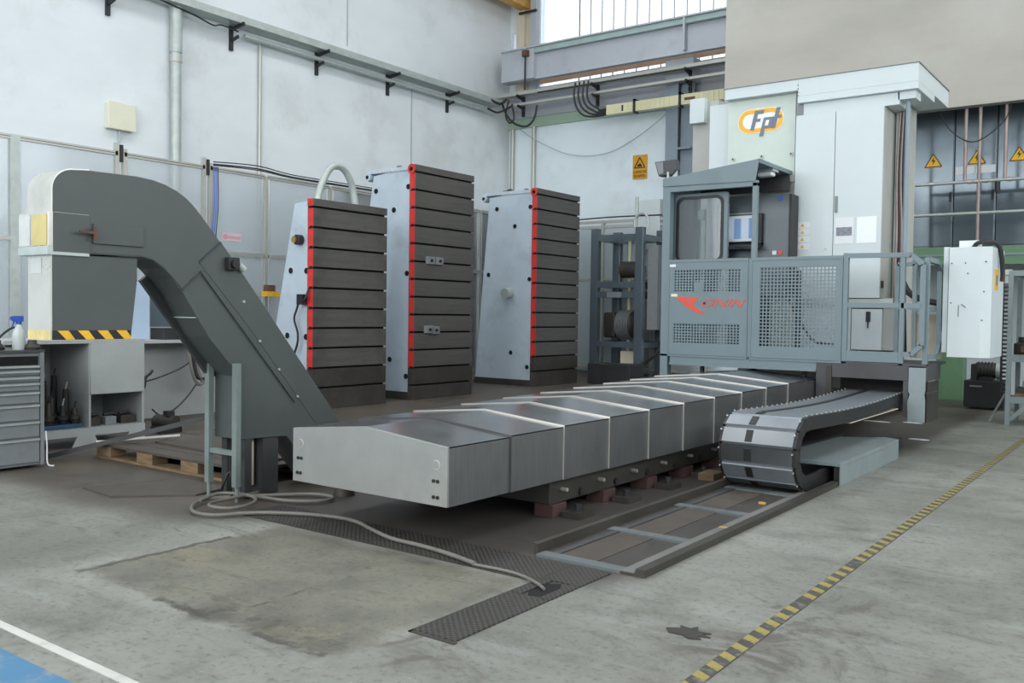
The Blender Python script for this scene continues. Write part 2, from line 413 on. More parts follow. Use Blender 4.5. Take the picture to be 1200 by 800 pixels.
def thing(name, loc, label, cat, group=None):
    o = bpy.data.objects.new(name, None); COL.objects.link(o); o.location = Vector(loc)*S
    o.empty_display_size = 0.1
    return tag(o, label, cat, group)
def struct(o):
    o['kind'] = 'structure'; return o
def inst(src, loc, parent, name=None):
    """another piece that shares the mesh of src; loc is its offset from the parent's origin in plan units"""
    o = src.copy(); COL.objects.link(o); o.parent = parent; o.location = Vector(loc)*S; return o
def copy_tree(o, parent=None):
    c = o.copy(); COL.objects.link(c)
    if parent is not None: c.parent = parent
    for ch in o.children: copy_tree(ch, c)
    return c
def text(name, s, size, loc, facing, m, parent, shear=0.0, ext=0.002, align='CENTER', sx=1.0):
    cu = bpy.data.curves.new(name, 'FONT'); cu.body = s; cu.size = size*S; cu.shear = shear
    cu.extrude = ext*S; cu.align_x = align; cu.align_y = 'CENTER'; cu.resolution_u = 3
    tmp = bpy.data.objects.new('tmp', cu); COL.objects.link(tmp)
    bpy.context.view_layer.update()
    me = bpy.data.meshes.new_from_object(tmp.evaluated_get(bpy.context.evaluated_depsgraph_get()))
    bpy.data.objects.remove(tmp, do_unlink=True)
    rot = Matrix.Rotation(math.radians(90), 4, 'X')
    if facing == '+x': rot = Matrix.Rotation(math.radians(90), 4, 'Z') @ rot
    me.transform(rot @ Matrix.Diagonal((sx, 1, 1, 1)))
    me.materials.clear(); me.materials.append(M[m])
    o = bpy.data.objects.new(name, me); COL.objects.link(o)
    if parent: o.parent = parent; o.location = Vector(loc)*S - wloc(parent)
    else: o.location = Vector(loc)*S
    return o
# ================================================================== the hall
WX, WY, RX, FY, CZ = -11.9, 15.95, 7.2, -6.8, 9.2
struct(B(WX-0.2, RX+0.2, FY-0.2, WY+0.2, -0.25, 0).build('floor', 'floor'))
wl = struct(B(WX-0.2, WX, FY-0.2, WY+0.2, 0, CZ).build('wall_left', 'white_wall'))
# panel joints and edge strip of the left wall
for y, z0, z1 in ((11.17, 5.78, CZ), (12.83, 0.0, 5.45)):
    B(WX, WX+0.008, y-0.012, y+0.012, z0, z1).build('joint_strip', 'galv', wl)
wb = MB()
wb.box(WX, RX, WY, WY+0.2, 0, 5.9)
wb.box(WX, -11.86, WY, WY+0.2, 5.9, CZ).box(-11.68, -11.14, WY, WY+0.2, 5.9, CZ).box(-5.2, RX, WY, WY+0.2, 5.9, CZ)
wb.box(-11.86, -11.68, WY, WY+0.2, 5.9, 6.6).box(-11.86, -11.68, WY, WY+0.2, 7.2, CZ)
wback = struct(wb.build('wall_back', 'back_wall'))
B(WX, RX, WY-0.06, WY, 5.12, 5.32).build('green_band', 'band_green', wback)
B(WX, RX, WY-0.10, WY, 5.32, 5.9).build('grey_band', 'band_grey', wback)
# concrete parapet panel hanging in front of the back wall on the right
wp = struct(B(-6.1, RX, 14.0, 14.18, 4.13, CZ).build('wall_upper_panel', 'concrete_panel'))
# front and right walls with window bands
wf = MB(); wf.box(WX, RX, FY-0.2, FY, 0, 2.2).box(WX, RX, FY-0.2, FY, 7.0, CZ).box(WX, -10.6, FY-0.2, FY, 2.2, 7.0).box(4.6, RX, FY-0.2, FY, 2.2, 7.0)
struct(wf.build('wall_front', 'white_wall'))
wr = MB(); wr.box(RX, RX+0.2, FY-0.2, WY+0.2, 0, 3.6).box(RX, RX+0.2, FY-0.2, WY+0.2, 6.8, CZ).box(RX, RX+0.2, FY-0.2, -4.2, 3.6, 6.8).box(RX, RX+0.2, 14.2, WY+0.2, 3.6, 6.8)
struct(wr.build('wall_right', 'white_wall'))
ce = MB()
for x0, x1 in ((WX-0.2, -8.2), (-5.8, 0.3), (2.7, RX+0.2)): ce.box(x0, x1, FY-0.2, WY+0.2, CZ, CZ+0.2)
for x0, x1 in ((-8.2, -5.8), (0.3, 2.7)): ce.box(x0, x1, FY-0.2, -4.0, CZ, CZ+0.2).box(x0, x1, 14.0, WY+0.2, CZ, CZ+0.2)
struct(ce.build('ceiling', 'ceiling'))

# high window of the back wall: separate panes between thin mullions
win = struct(B(-11.14, -5.2, WY+0.02, WY+0.10, 5.9, 5.96).build('window_1', 'band_grey'))
xs = [-11.14, -10.18] + [-10.18+0.268*i for i in range(1, 19)]
for i in range(len(xs)-1):
    B(xs[i]+0.006, xs[i+1]-0.006, WY+0.055, WY+0.063, 5.96, CZ-0.02).build('pane', 'window_glass', win)
    B(xs[i+1]-0.007, xs[i+1]+0.007, WY+0.05, WY+0.08, 5.96, CZ-0.02).build('mullion', 'band_grey' if i else 'dark', win)
B(-11.14, -5.2, WY-0.02, WY+0.04, 6.02, 6.12).build('transom', 'orange_lintel', win)
win2 = struct(B(-11.86, -11.68, WY+0.05, WY+0.06, 6.6, 7.2).build('window_2', 'window_glass'))
# pilasters of the corner
struct(B(-11.66, -11.45, WY-0.12, WY, 5.9, CZ).build('trim_1', 'pale_col'))
struct(B(-11.45, -11.28, WY-0.05, WY, 5.9, CZ).build('trim_2', 'pale_col'))
struct(B(-11.28, -11.14, WY-0.14, WY, 5.9, CZ).build('trim_3', 'beam'))
struct(MB().prism([(-11.9, 7.95), (-11.55, 7.6), (-11.35, 7.62), (-11.35, 8.4), (-11.9, 8.4)], 'y', 13.8, 15.9).build('trim_4', 'ochre'))
struct(B(-11.55, -11.1, 15.75, 15.8, 7.5, 7.54).build('trim_5', 'dark'))

# ------------------------------------------------------------------ left wall services
tr = thing('cable_tray', (WX+0.15, 10.0, 5.5), 'long pale cable tray running along the left wall above a thin conduit', 'cable tray')
t = MB(); t.box(WX+0.04, WX+0.30, 4.5, 15.3, 5.49, 5.505).box(WX+0.285, WX+0.30, 4.5, 15.3, 5.505, 5.6).box(WX+0.04, WX+0.055, 4.5, 15.3, 5.505, 5.6)
t.build('tray_channel', 'galv', tr)
MB().cyl((WX+0.14, 8.9, 5.36), (WX+0.14, 15.0, 5.36), 0.035).build('conduit', 'galv', tr)
bk = None
for y in (6.76, 8.75, 10.46, 12.16, 13.84):
    if bk is None:
        q = MB(); q.box(WX+0.001, WX+0.04, y-0.03, y+0.03, 5.12, 5.62)
        q.obox((WX+0.03, y, 5.44), (WX+0.34, y, 5.48), 0.035, 0.05); q.obox((WX+0.03, y, 5.27), (WX+0.2, y, 5.31), 0.03, 0.04)
        bk = q.build('wall_bracket', 'dark', tr); bk0 = y
    else:
        inst(bk, (0, y-bk0, 0), tr)
MB().tube([(WX+0.3, 6.8, 5.6), (WX+0.2, 7.4, 5.5), (WX+0.2, 8.0, 5.42), (WX+0.2, 8.3, 5.36), (WX+0.2, 8.45, 5.4), (WX+0.2, 8.75, 5.38)], 0.012, 6).build('loose_wire', 'rubber', tr)

dp = thing('downpipe', (WX+0.1, 7.75, 0), 'grey metal downpipe on the left wall with a funnel at its top', 'pipe')
MB().cyl((WX+0.1, 7.75, 0.0), (WX+0.1, 7.75, 5.3), 0.075, 18).build('pipe', 'galv', dp)
MB().cyl((WX+0.1, 7.75, 4.84), (WX+0.1, 7.75, 5.3), 0.086, 18).build('sleeve', 'galv', dp)
MB().cyl((WX+0.1, 7.75, 4.70), (WX+0.1, 7.75, 4.80), 0.086, 18).build('collar', 'alu', dp)
MB().lathe((WX+0.1, 7.75, 5.3), [(0.086, 0), (0.09, 0.04), (0.095, 0.12), (0.095, 0.2)], 18).build('funnel', 'galv', dp)
MB().tube([(WX+0.1, 7.75, 5.45), (WX+0.12, 7.72, 5.6), (WX+0.14, 7.6, 5.75), (WX+0.14, 7.4, 5.9), (WX+0.14, 7.3, 6.3)], 0.07, 10).build('elbow', 'galv', dp)
tag(MB().cyl((WX+0.04, 9.28, 2.0), (WX+0.04, 9.28, 5.34), 0.028).build('wall_conduit', 'alu', None, origin=(WX+0.04, 9.28, 2.0)),
    'thin vertical conduit dropping from the cable tray on the left wall', 'conduit')
jb = thing('junction_box', (WX, 6.92, 3.6), 'square cream junction box high on the left wall', 'junction box')
B(WX, WX+0.09, 6.73, 7.12, 3.60, 3.95).build('body', 'junction', jb, bevel=0.008)
B(WX+0.09, WX+0.115, 6.72, 7.13, 3.59, 3.96).build('lid', 'junction', jb, bevel=0.01)
MB().cyl((WX+0.04, 6.92, 3.0), (WX+0.04, 6.92, 3.6), 0.012, 8).build('feed_cable', 'galv', jb)

# ------------------------------------------------------------------ back wall services
cb = thing('crane_runway_beam', (-9.0, 15.3, 5.93), 'long grey crane runway beam with a pale green rail under the high window', 'beam')
q = MB(); q.box(-11.57, 6.5, 15.30, 15.36, 5.95, 6.55); q.box(-11.57, 6.5, 15.27, 15.39, 5.93, 5.955)
q.build('web', 'beam', cb)
B(-11.57, 6.5, 15.16, 15.5, 6.55, 6.58).build('top_flange', 'beam', cb)
B(-10.75, 6.5, 15.20, 15.28, 6.44, 6.55).build('crane_rail', 'beam_green', cb, bevel=0.01)
B(-11.57, -10.75, 15.2, 15.46, 5.94, 6.57).build('end_block', 'beam', cb)
for x in (-10.95, -7.42, -4.2): B(x-0.02, x+0.02, 15.17, 15.3, 5.96, 6.55).build('stiffener', 'beam', cb)
B(-10.98, -10.86, 15.1, 15.2, 6.38, 6.5).build('buffer', 'rust', cb)
MB().cyl((-10.92, 15.14, 5.72), (-10.92, 15.14, 6.38), 0.018, 8).build('drop_rod', 'dark', cb)

sc_ = thing('steel_column', (-7.7, 15.7, 0), 'grey steel I-section column standing before the back wall', 'column')
q = MB(); q.box(-7.93, -7.68, 15.53, 15.57, 0, 5.93).box(-7.93, -7.68, 15.80, 15.84, 0, 5.93).box(-7.825, -7.785, 15.57, 15.80, 0, 5.93)
q.build('flanges', 'col_steel', sc_); B(-7.68, -7.42, 15.66, 15.72, 0, 5.93).build('wing_plate', 'col_steel', sc_)
B(-7.68, -7.42, 15.53, 15.8, 4.25, 4.29).build('splice_plate', 'col_steel', sc_); B(-7.95, -7.38, 15.515, 15.86, 5.5, 5.92).build('head_plate', 'beam', sc_)

ct = thing('cable_tray', (-9.0, 15.4, 5.47), 'double cable tray along the back wall below the crane beam', 'cable tray')
B(-11.75, -6.0, 15.28, 15.52, 5.66, 5.73).build('upper_tray', 'alu', ct)
B(-11.6, -6.0, 15.32, 15.46, 5.46, 5.505).build('lower_tray', 'alu', ct)
for x in (-11.2, -9.4, -7.42):
    q = MB(); q.box(x-0.025, x+0.025, 15.46, 15.52, 5.25, 5.75); q.obox((x, 15.5, 5.6), (x, 15.24, 5.65), 0.04, 0.05); q.obox((x, 15.5, 5.4), (x, 15.28, 5.45), 0.04, 0.04)
    q.box(x-0.02, x+0.02, 15.46, 15.53, 5.3, 5.34)
    q.build('bracket', 'dark', ct)
B(-10.7, -6.0, 15.27, 15.279, 5.63, 5.665).build('painted_shadow_strip', 'dark', ct)  # dark strip that paints the shade under the upper tray
lc = thing('cable_loop', (-11.3, 15.4, 5.2), 'tangled black cables sagging from the tray in the corner', 'cable')
MB().tube([(-11.62, 15.3, 5.56), (-11.5, 15.3, 5.3), (-11.3, 15.3, 5.1), (-11.0, 15.3, 5.0), (-10.8, 15.3, 5.12), (-10.72, 15.3, 5.4)], 0.022, 7).build('cable', 'rubber', lc)
MB().tube([(-11.45, 15.32, 5.6), (-11.52, 15.3, 5.3), (-11.42, 15.3, 5.12), (-11.3, 15.3, 5.2), (-11.36, 15.3, 5.5)], 0.018, 7).build('cable', 'rubber', lc)
MB().tube([(-11.62, 14.9, 5.55), (-11.55, 15.15, 5.5), (-11.5, 15.3, 5.62)], 0.025, 7).build('cable', 'rubber', lc)
MB().tube([(-11.68, 14.9, 5.38), (-11.6, 15.15, 5.33), (-11.35, 15.32, 5.48)], 0.022, 7).build('cable', 'rubber', lc)

bb = thing('busbar_trunking', (-7.9, 15.15, 4.96), 'cream busbar trunking with black feed cables below the cable tray', 'busbar')
B(-8.96, -6.0, 15.08, 15.2, 4.955, 5.14).build('casing', 'busbar', bb, bevel=0.004)
for i in range(26):
    x = -8.5+0.096*i; B(x-0.006, x+0.006, 15.072, 15.08, 4.975, 5.12).build('rib', 'busbar', bb)
for x in (-8.35, -7.42):
    q = MB(); q.box(x-0.02, x+0.02, 15.05, 15.2, 4.92, 4.955).box(x-0.02, x+0.02, 15.05, 15.075, 4.955, 5.18).box(x-0.02, x+0.02, 15.05, 15.89, 5.14, 5.18); q.build('clamp', 'dark', bb)
B(-7.33, -7.13, 15.068, 15.08, 5.03, 5.075).build('rating_plate', 'rust', bb)
B(-8.62, -8.59, 15.068, 15.08, 4.99, 5.1).build('end_label', 'dark', bb)
for i in range(4):
    xs_ = -9.70+0.10*i; z = 4.985+0.036*i
    MB().tube([(xs_, 15.14, 5.68), (xs_-0.03, 15.14, 5.42), (xs_+0.05, 15.14, 5.17+0.02*i), (xs_+0.22, 15.14, z+0.03), (-9.2+0.02*i, 15.14, z-0.015), (-8.95, 15.14, z)], 0.02, 7).build('feed_cable', 'rubber', bb)
sg = thing('warning_sign', (-8.67, 15.93, 3.83), 'yellow wall sign with a suspended-load triangle and Italian lettering', 'sign')
B(-8.83, -8.52, 15.925, 15.945, 3.83, 4.30).build('plate', 'sign_yellow', sg)
def tri_frame(cx, cz, w, h, y0, y1, th):
    q = MB(); a, b, c = (cx-w/2, cz-h/2), (cx+w/2, cz-h/2), (cx, cz+h/2)
    for p, r in ((a, b), (b, c), (c, a)):
        q.obox((p[0], (y0+y1)/2, p[1]), (r[0], (y0+y1)/2, r[1]), abs(y1-y0), th, up=(0, 1, 0)) if False else q.obox((p[0], (y0+y1)/2, p[1]), (r[0], (y0+y1)/2, r[1]), th, abs(y1-y0), up=(0, 1, 0))
    return q
tri_frame(-8.675, 4.15, 0.23, 0.20, 15.915, 15.925, 0.016).build('triangle', 'black', sg)
MB().prism([(-8.73, 4.07), (-8.62, 4.07), (-8.64, 4.11), (-8.66, 4.12), (-8.67, 4.15), (-8.685, 4.12), (-8.715, 4.11)], 'y', 15.916, 15.925).build('load_symbol', 'black', sg)
text('lettering', 'CARICHI', 0.075, (-8.675, 15.92, 3.965), '-y', 'black', sg)
text('lettering', 'SOSPESI', 0.075, (-8.675, 15.92, 3.885), '-y', 'black', sg)
tag(MB().tube([(-11.72, 15.935, 5.22), (-11.3, 15.8, 4.93), (-10.82, 15.8, 4.67), (-10.3, 15.8, 4.45), (-9.77, 15.8, 4.36), (-9.35, 15.8, 4.38), (-8.99, 15.8, 4.48), (-8.5, 15.8, 4.72), (-8.02, 15.8, 5.02), (-8.0, 15.94, 5.05)], 0.009, 6).build('sagging_wire', 'galv', None, origin=(-10, 15.8, 4.3)),
    'thin wire sagging across the white back wall', 'wire')
for x, nm in ((-11.77, 'thin white pipe running down in the wall corner'), (-11.21, 'white pipe on the back wall a little right of the corner')):
    tag(MB().cyl((x, WY-0.05, 0.0), (x, WY-0.05, 5.12), 0.045, 12).build('wall_pipe', 'alu', None, origin=(x, WY-0.05, 0)), nm, 'pipe')
tag(B(-8.45, -7.95, 15.4, 15.8, 2.4, 3.34).build('wall_cabinet', 'white_cab', None, bevel=0.01, origin=(-8.2, 15.6, 2.4)), 'small white control box on the back wall behind the pump rack', 'control box')

# ------------------------------------------------------------------ floor markings and trench covers
tag(B(-9.5, 2.0, 1.518, 1.552, 0, 0.003).build('floor_line', 'white_line', None, origin=(-4, 1.53, 0)), 'white painted line crossing the lower left corner of the floor', 'floor line')
tag(B(-9.5, 2.0, -3.0, 1.425, 0, 0.0025).build('blue_floor_paint', 'blue_floor', None, origin=(-4, 0.5, 0)), 'worn blue painted walkway in the lower left corner', 'floor paint')
def hazard(name, x, y0, y1, wdt, pitch, label, cat):
    t = thing(name, (x, y0, 0), label, cat)
    B(x-wdt/2, x+wdt/2, y0, y1, 0, 0.003).build('backing', 'tape_dark', t)
    p = [(x-wdt/2+0.002, y0), (x+wdt/2-0.002, y0-0.03), (x+wdt/2-0.002, y0-0.03+pitch*0.46), (x-wdt/2+0.002, y0+pitch*0.46)]
    s = MB().prism(p, 'z', 0.0031, 0.0042).build('stripe', 'tape_yellow', t); n = int((y1-y0)/pitch); n0 = s.location.copy()
    s.location = Vector((0, 0.05, 0))*S
    for i in range(1, n):
        if i in (13, 20): continue
        inst(s, (random.uniform(-0.001, 0.001), 0.05+pitch*i, 0), t)
    return t
hazard('hazard_tape', -1.205, 2.2, 10.2, 0.058, 0.105, 'worn black and yellow hazard tape along the right of the floor', 'floor tape')
q = thing('checker_plate_cover', (-2.1, 3.0, 0), 'checker plate trench cover reaching toward the camera beside the concrete patch', 'trench cover')
B(-2.203, -2.012, 2.42, 3.0, 0, 0.006).build('plate', 'checker', q); B(-2.203, -2.012, 3.24, 3.50, 0, 0.006).build('plate', 'checker', q)
B(-2.203, -2.15, 3.004, 3.236, 0, 0.006).build('plate', 'checker', q)
B(-2.06, -2.012, 3.004, 3.236, 0, 0.006).build('plate', 'checker', q); MB().prism([(-2.15, 3.06), (-2.12, 3.01), (-2.065, 3.03), (-2.06, 3.16), (-2.10, 3.23), (-2.145, 3.2)], 'z', 0, 0.0015).build('cable_hole', 'hole', q); B(-2.15, -2.06, 3.004, 3.236, 0, 0.001).build('broken_edge', 'greasy', q)
for a in ((-2.215, -2.203, 2.40, 3.5), (-2.215, -2.0, 2.40, 2.418)): B(a[0], a[1], a[2], a[3], 0, 0.004).build('frame_angle', 'greasy', q)
q = thing('checker_plate_cover', (-3.2, 3.35, 0), 'long checker plate trench cover crossing in front of the steel cover end', 'trench cover')
for i in range(4): B(-4.25+0.51*i, -4.25+0.51*i+0.506, 3.20, 3.50, 0, 0.005).build('plate', 'checker', q)
B(-4.25, -2.22, 3.19, 3.198, 0, 0.004).build('frame_angle', 'greasy', q)
tag(MB().prism([(-5.6, 3.02), (-5.2, 2.98), (-4.86, 3.34), (-4.9, 3.6), (-5.4, 3.6)], 'z', 0, 0.012).build('steel_sheet', 'board', None, origin=(-5.1, 3.3, 0)), 'dark steel sheet lying on the floor below the pallet', 'sheet')
rag = MB(); random.seed(3)
for i in range(9):
    a = -0.5+random.random()*0.9; l = 0.03+random.random()*0.04; cx, cy = -1.41+random.uniform(-0.03, 0.03), 3.03+random.uniform(-0.03, 0.03)
    rag.obox((cx-l*math.cos(a), cy-l*math.sin(a)*1.2, 0.004), (cx+l*math.cos(a), cy+l*math.sin(a), 0.006), 0.012, 0.005)
tag(MB().prism([(-1.50, 3.02), (-1.47, 2.98), (-1.42, 2.985), (-1.385, 2.965), (-1.345, 2.985), (-1.37, 3.005), (-1.325, 3.02), (-1.365, 3.035), (-1.34, 3.06), (-1.39, 3.055), (-1.41, 3.10), (-1.425, 3.065), (-1.47, 3.075), (-1.455, 3.045)], 'z', 0, 0.004).build('torn_rag', 'greasy', None, origin=(-1.41, 3.03, 0)), 'scrap of dark torn tape stuck on the open concrete', 'scrap')
# ================================================================== telescopic way cover and bed
wc = thing('telescopic_way_cover', (-3.345, 3.3, 0.2), 'long ridged telescopic steel way cover of overlapping sections over the machine bed', 'way cover')
XM = -3.345; N = 10; DY = 0.4865
def ring(i):
    hw = 0.553+0.0098*i; zs = 0.511+0.0085*i; zr = 0.564+0.0085*i; zb = 0.222+0.0006*i
    return hw, zs, zr, zb
def shell(y0, y1, hw, zs, zr, zb, th=0.006):
    o = [(XM-hw, zb), (XM-hw, zs), (XM, zr), (XM+hw, zs), (XM+hw, zb)]
    n = [(XM+hw-th, zb), (XM+hw-th, zs-th), (XM, zr-th), (XM-hw+th, zs-th), (XM-hw+th, zb)]
    return MB().prism(o+n, 'y', y0, y1)
for i in range(N):
    hw, zs, zr, zb = ring(i); y0 = 3.3+DY*i; y1 = y0+DY+(0.06 if i < N-1 else 0.35)
    sec = MB()
    th = 0.006
    o_ = [(XM-hw, zb), (XM-hw, zs), (XM, zr), (XM+hw, zs), (XM+hw, zb)]
    sec = MB()
    # side skirts
    rf = MB().prism([(XM-hw, zs), (XM, zr), (XM+hw, zs), (XM+hw, zs-th), (XM, zr-th), (XM-hw, zs-th)], 'y', y0, y1)
    s = rf.build('cover_section', 'steel_top', wc)
    B(XM+hw-th, XM+hw, y0, y1, zb, zs-0.0005).build('side_skirt', 'steel', s); B(XM-hw, XM-hw+th, y0, y1, zb, zs-0.0005).build('side_skirt', 'steel', s)
    if i:
        e = 0.0
        lip = shell(y0-0.002, y0, hw+e, zs+e, zr+e, zb, 0.009); lip.build('wiper_lip', 'steel_edge' if i > 1 else 'cabin_dark', s)
hw, zs, zr, zb = ring(0)
ep = MB().prism([(XM-hw, zb), (XM-hw, zs), (XM, zr), (XM+hw, zs), (XM+hw, zb)], 'y', 3.285, 3.30).build('end_plate', 'steel_end', wc, bevel=0.002)
for cx, cz in ((-3.834, 0.431), (-2.859, 0.421)):
    MB().cyl((cx, 3.285, cz), (cx, 3.283, cz), 0.024, 20).build('round_cap', 'steel_edge', ep); MB().cyl((cx-0.003, 3.286, cz), (cx-0.003, 3.2815, cz), 0.02, 20).build('cap_face', 'steel_end', ep)
for cx, cz in ((-3.84, 0.351), (-2.863, 0.342), (-3.847, 0.27), (-2.862, 0.264)):
    for d in (-0.013, 0.013): MB().cyl((cx+d, 3.286, cz), (cx+d, 3.279, cz), 0.009, 10).build('bolt', 'black', ep)

bed = thing('machine_bed', (-3.34, 4.3, 0), 'dark greasy machine bed resting on red pads beneath the way cover', 'machine bed')
B(-3.84, -2.84, 4.235, 14.0, 0.075, 0.21).build('bed_casting', 'greasy', bed, bevel=0.006)
B(-3.55, -3.1, 4.0, 13.9, 0.21, 0.42).build('guideway', 'cast_dark', bed)
for i in range(9):
    y = 4.355+0.413*i
    MB().cyl((-2.84, y, 0.150), (-2.80, y, 0.150), 0.012, 8).build('anchor_bolt', 'steel_edge', bed)
    MB().cyl((-2.84, y+0.2, 0.11), (-2.825, y+0.2, 0.11), 0.022, 12).build('plug', 'dark', bed)
for i in range(7):
    y = 4.24+0.56*i
    p = B(-2.95, -2.82, y, y+0.14, 0.0, 0.075).build('levelling_pad', 'red_brick', bed, bevel=0.004)
    q = B(-2.80, -2.68, y+0.06, y+0.22, 0.0, 0.035).build('wedge_block', 'greasy', p); MB().cyl((-2.74, y+0.14, 0.035), (-2.74, y+0.14, 0.075), 0.022, 8).build('bolt', 'dark', p)
for i in range(5): B(-3.84, -3.7, 4.24+1.2*i, 4.4+1.2*i, 0, 0.075).build('levelling_pad', 'red_brick', bed)
tag(B(-2.72, -2.60, 5.92, 6.1, 0.0, 0.05).build('wooden_block', 'wood', None, bevel=0.004, origin=(-2.66, 6, 0)), 'small pale wooden block on the floor between bed and cable chain', 'block')

# ================================================================== floor trough for the cable chain
gt = thing('chain_guide_trough', (-2.18, 3.55, 0), 'low steel trough of two rails on the floor ahead of the cable chain', 'guide trough')
q = MB(); q.prism([(-2.475, 0), (-2.40, 0), (-2.40, 0.008), (-2.452, 0.008), (-2.452, 0.052), (-2.475, 0.056)], 'y', 3.56, 8.0); q.build('left_rail', 'greasy', gt)
q = MB(); q.prism([(-1.985, 0), (-1.862, 0), (-1.862, 0.034), (-1.905, 0.037), (-1.915, 0.012), (-1.985, 0.010)], 'y', 3.53, 6.30); q.build('right_rail', 'greasy', gt)
B(-1.99, -1.918, 3.54, 5.9, 0.0, 0.0135).build('wear_strip', mat('wear_strip_grey', (112, 112, 108), 0.5, dirt=(80, 78, 74), dirt_amt=0.5), gt)
B(-2.398, -2.362, 3.58, 7.9, 0.0, 0.011).build('flange', 'cabin_dark', gt)
for y in (3.53, 4.19, 4.98, 5.73): B(-2.44, -1.985, y, y+0.075, 0.0, 0.0125).build('cross_bar', mat('cross_bar_grey', (98, 106, 108), 0.5, dirt=(70, 66, 62), dirt_amt=0.5), gt)
for i, (y0, y1) in enumerate(((3.61, 4.185), (4.27, 4.975), (5.06, 5.725), (5.81, 7.8))):
    B(-2.36, -2.165, y0, y1, 0.0, 0.0045).build('floor_plate', 'board', gt); B(-2.158, -1.993, y0+0.008, y1-0.02, 0.0, 0.003).build('floor_plate', 'cast_dark', gt)

# ================================================================== cable drag chain
ch = thing('cable_drag_chain', (-2.21, 6.0, 0.0), 'wide dark steel-plated cable drag chain looping back over itself beside the way cover', 'drag chain')
CX0, CX1 = -2.475, -1.955; R0 = 0.195; CY, CZ0 = 5.94, 0.262
path = []
def add_run(pts):
    for p in pts: path.append(Vector((0, p[0], p[1])))
add_run([(8.45-0.02*i, 0.067) for i in range(int((8.45-CY)/0.02))])
k = 64
add_run([(CY-R0*math.sin(math.pi*i/k), CZ0-R0*math.cos(math.pi*i/k)) for i in range(k+1)])
for i in range(1, 240):
    y = CY+0.011*i; u = (y-CY)/2.6; path.append(Vector((0, y, CZ0+R0-0.028*math.sin(math.pi*min(1, u))+0.0*u)))
pitch = 0.102; nodes = [path[0]]; acc = 0
for a, b in zip(path[:-1], path[1:]):
    seg = (b-a).length
    while acc+seg >= pitch:
        t_ = (pitch-acc)/seg; a = a+(b-a)*t_; nodes.append(a.copy()); seg = (b-a).length; acc = 0
    acc += seg
nodes.append(path[-1])
src = {}
def chain_src(key, pm):
    hl = pitch/2
    q = MB().prism([(-hl-0.009, 0.030), (hl+0.009, 0.030), (hl-0.001, 0.052), (-hl+0.001, 0.052)], 'x', CX0-(-2.21)+0.02, CX1-(-2.21)-0.02)
    o = q.build('cover_plate', pm); o.parent = ch
    def reparent(mb, nm, mt):
        c = mb.build(nm, mt); c.parent = o; return c
    for x0 in (CX0+2.21, CX1+2.21-0.022):
        reparent(MB().prism([(-hl-0.004, -0.045), (hl+0.004, -0.045), (hl+0.004, 0.047), (-hl-0.004, 0.047)], 'x', x0, x0+0.022), 'side_link', 'chain_black')
        reparent(MB().cyl((x0+0.003, hl*0.6, 0.047), (x0+0.003, hl*0.6, 0.056), 0.006, 8), 'rivet', 'galv')
    reparent(MB().box(-0.085, -0.04, -hl+0.01, hl-0.01, 0.051, 0.057), 'hinge_strip', 'chain_black')
    return o
for i in range(len(nodes)-1):
    a, b = nodes[i], nodes[i+1]; d = b-a
    if d.length < 0.05: continue
    mid = (a+b)/2; ang = math.atan2(d.z, d.y)
    # outer side points away from the loop: rotate so local +z is the outer normal
    rot = ang
    key = 'chain_glint' if (mid.z > 0.2 and mid.z < 0.36 and mid.y < 5.9) else 'chain_steel'  # plates on the bend imitate a bright reflected band
    if key not in src:
        o = chain_src(key, key)
        src[key] = o; cur = o
    else:
        cur = copy_tree(src[key], ch)
    cur.rotation_euler = (rot, 0, 0)
    cur.location = Vector((0, mid.y-6.0, mid.z))*S
B(-2.47, -1.96, 6.9, 8.3, 0.372, 0.380).build('support_board', 'pale_col', ch)

pl = thing('chain_plinth', (-2.0, 7.1, 0), 'low blue-grey sheet metal box lying on the floor inside the chain loop', 'plinth')
pts = [(-1.86, 6.34), (-1.86, 7.93), (-1.98, 8.0), (-2.30, 7.75), (-2.36, 6.34)]
MB().prism(pts, 'z', 0.13, 0.158).build('lid', 'plinth', pl, bevel=0.003)
q = MB(); q.box(-1.866, -1.86, 6.34, 7.93, 0.0, 0.13); q.prism([(-1.98, 8.0), (-1.86, 7.93), (-1.866, 7.925), (-1.98, 7.992)], 'z', 0, 0.13); q.box(-1.90, -1.866, 7.5, 7.92, 0, 0.13)
q.build('side_skirt', 'plinth', pl)
q = MB(); q.box(-2.36, -2.34, 6.36, 7.7, 0.115, 0.13); q.box(-1.91, -1.87, 6.36, 6.42, 0, 0.13); q.build('leg', 'dark', pl)

# ================================================================== chip conveyor
cv = thing('chip_conveyor', (-4.69, 3.0, 0), 'dark grey swan-neck chip conveyor rising to a discharge hood at the left', 'chip conveyor')
X0, X1 = -4.81, -4.57
prof = [(2.31, 1.42)]+[(2.42-0.11*math.cos(math.radians(a)), 1.745+0.105*math.sin(math.radians(a))) for a in range(0, 91, 10)]+[(2.50, 1.858), (2.765, 1.862), (2.86, 1.855), (2.94, 1.838), (3.01, 1.812), (3.07, 1.778), (3.12, 1.738), (3.163, 1.695),
        (3.37, 1.466), (3.754, 1.008), (4.235, 0.428), (4.34, 0.30), (4.34, 0.06), (4.05, 0.06), (3.80, 0.352), (3.436, 0.366), (3.436, 0.748), (3.22, 0.988), (3.055, 1.235), (2.985, 1.320), (2.925, 1.375), (2.86, 1.415), (2.78, 1.432)]
MB().prism(prof, 'x', X0, X1).build('housing', 'conv', cv, bevel=0.003)
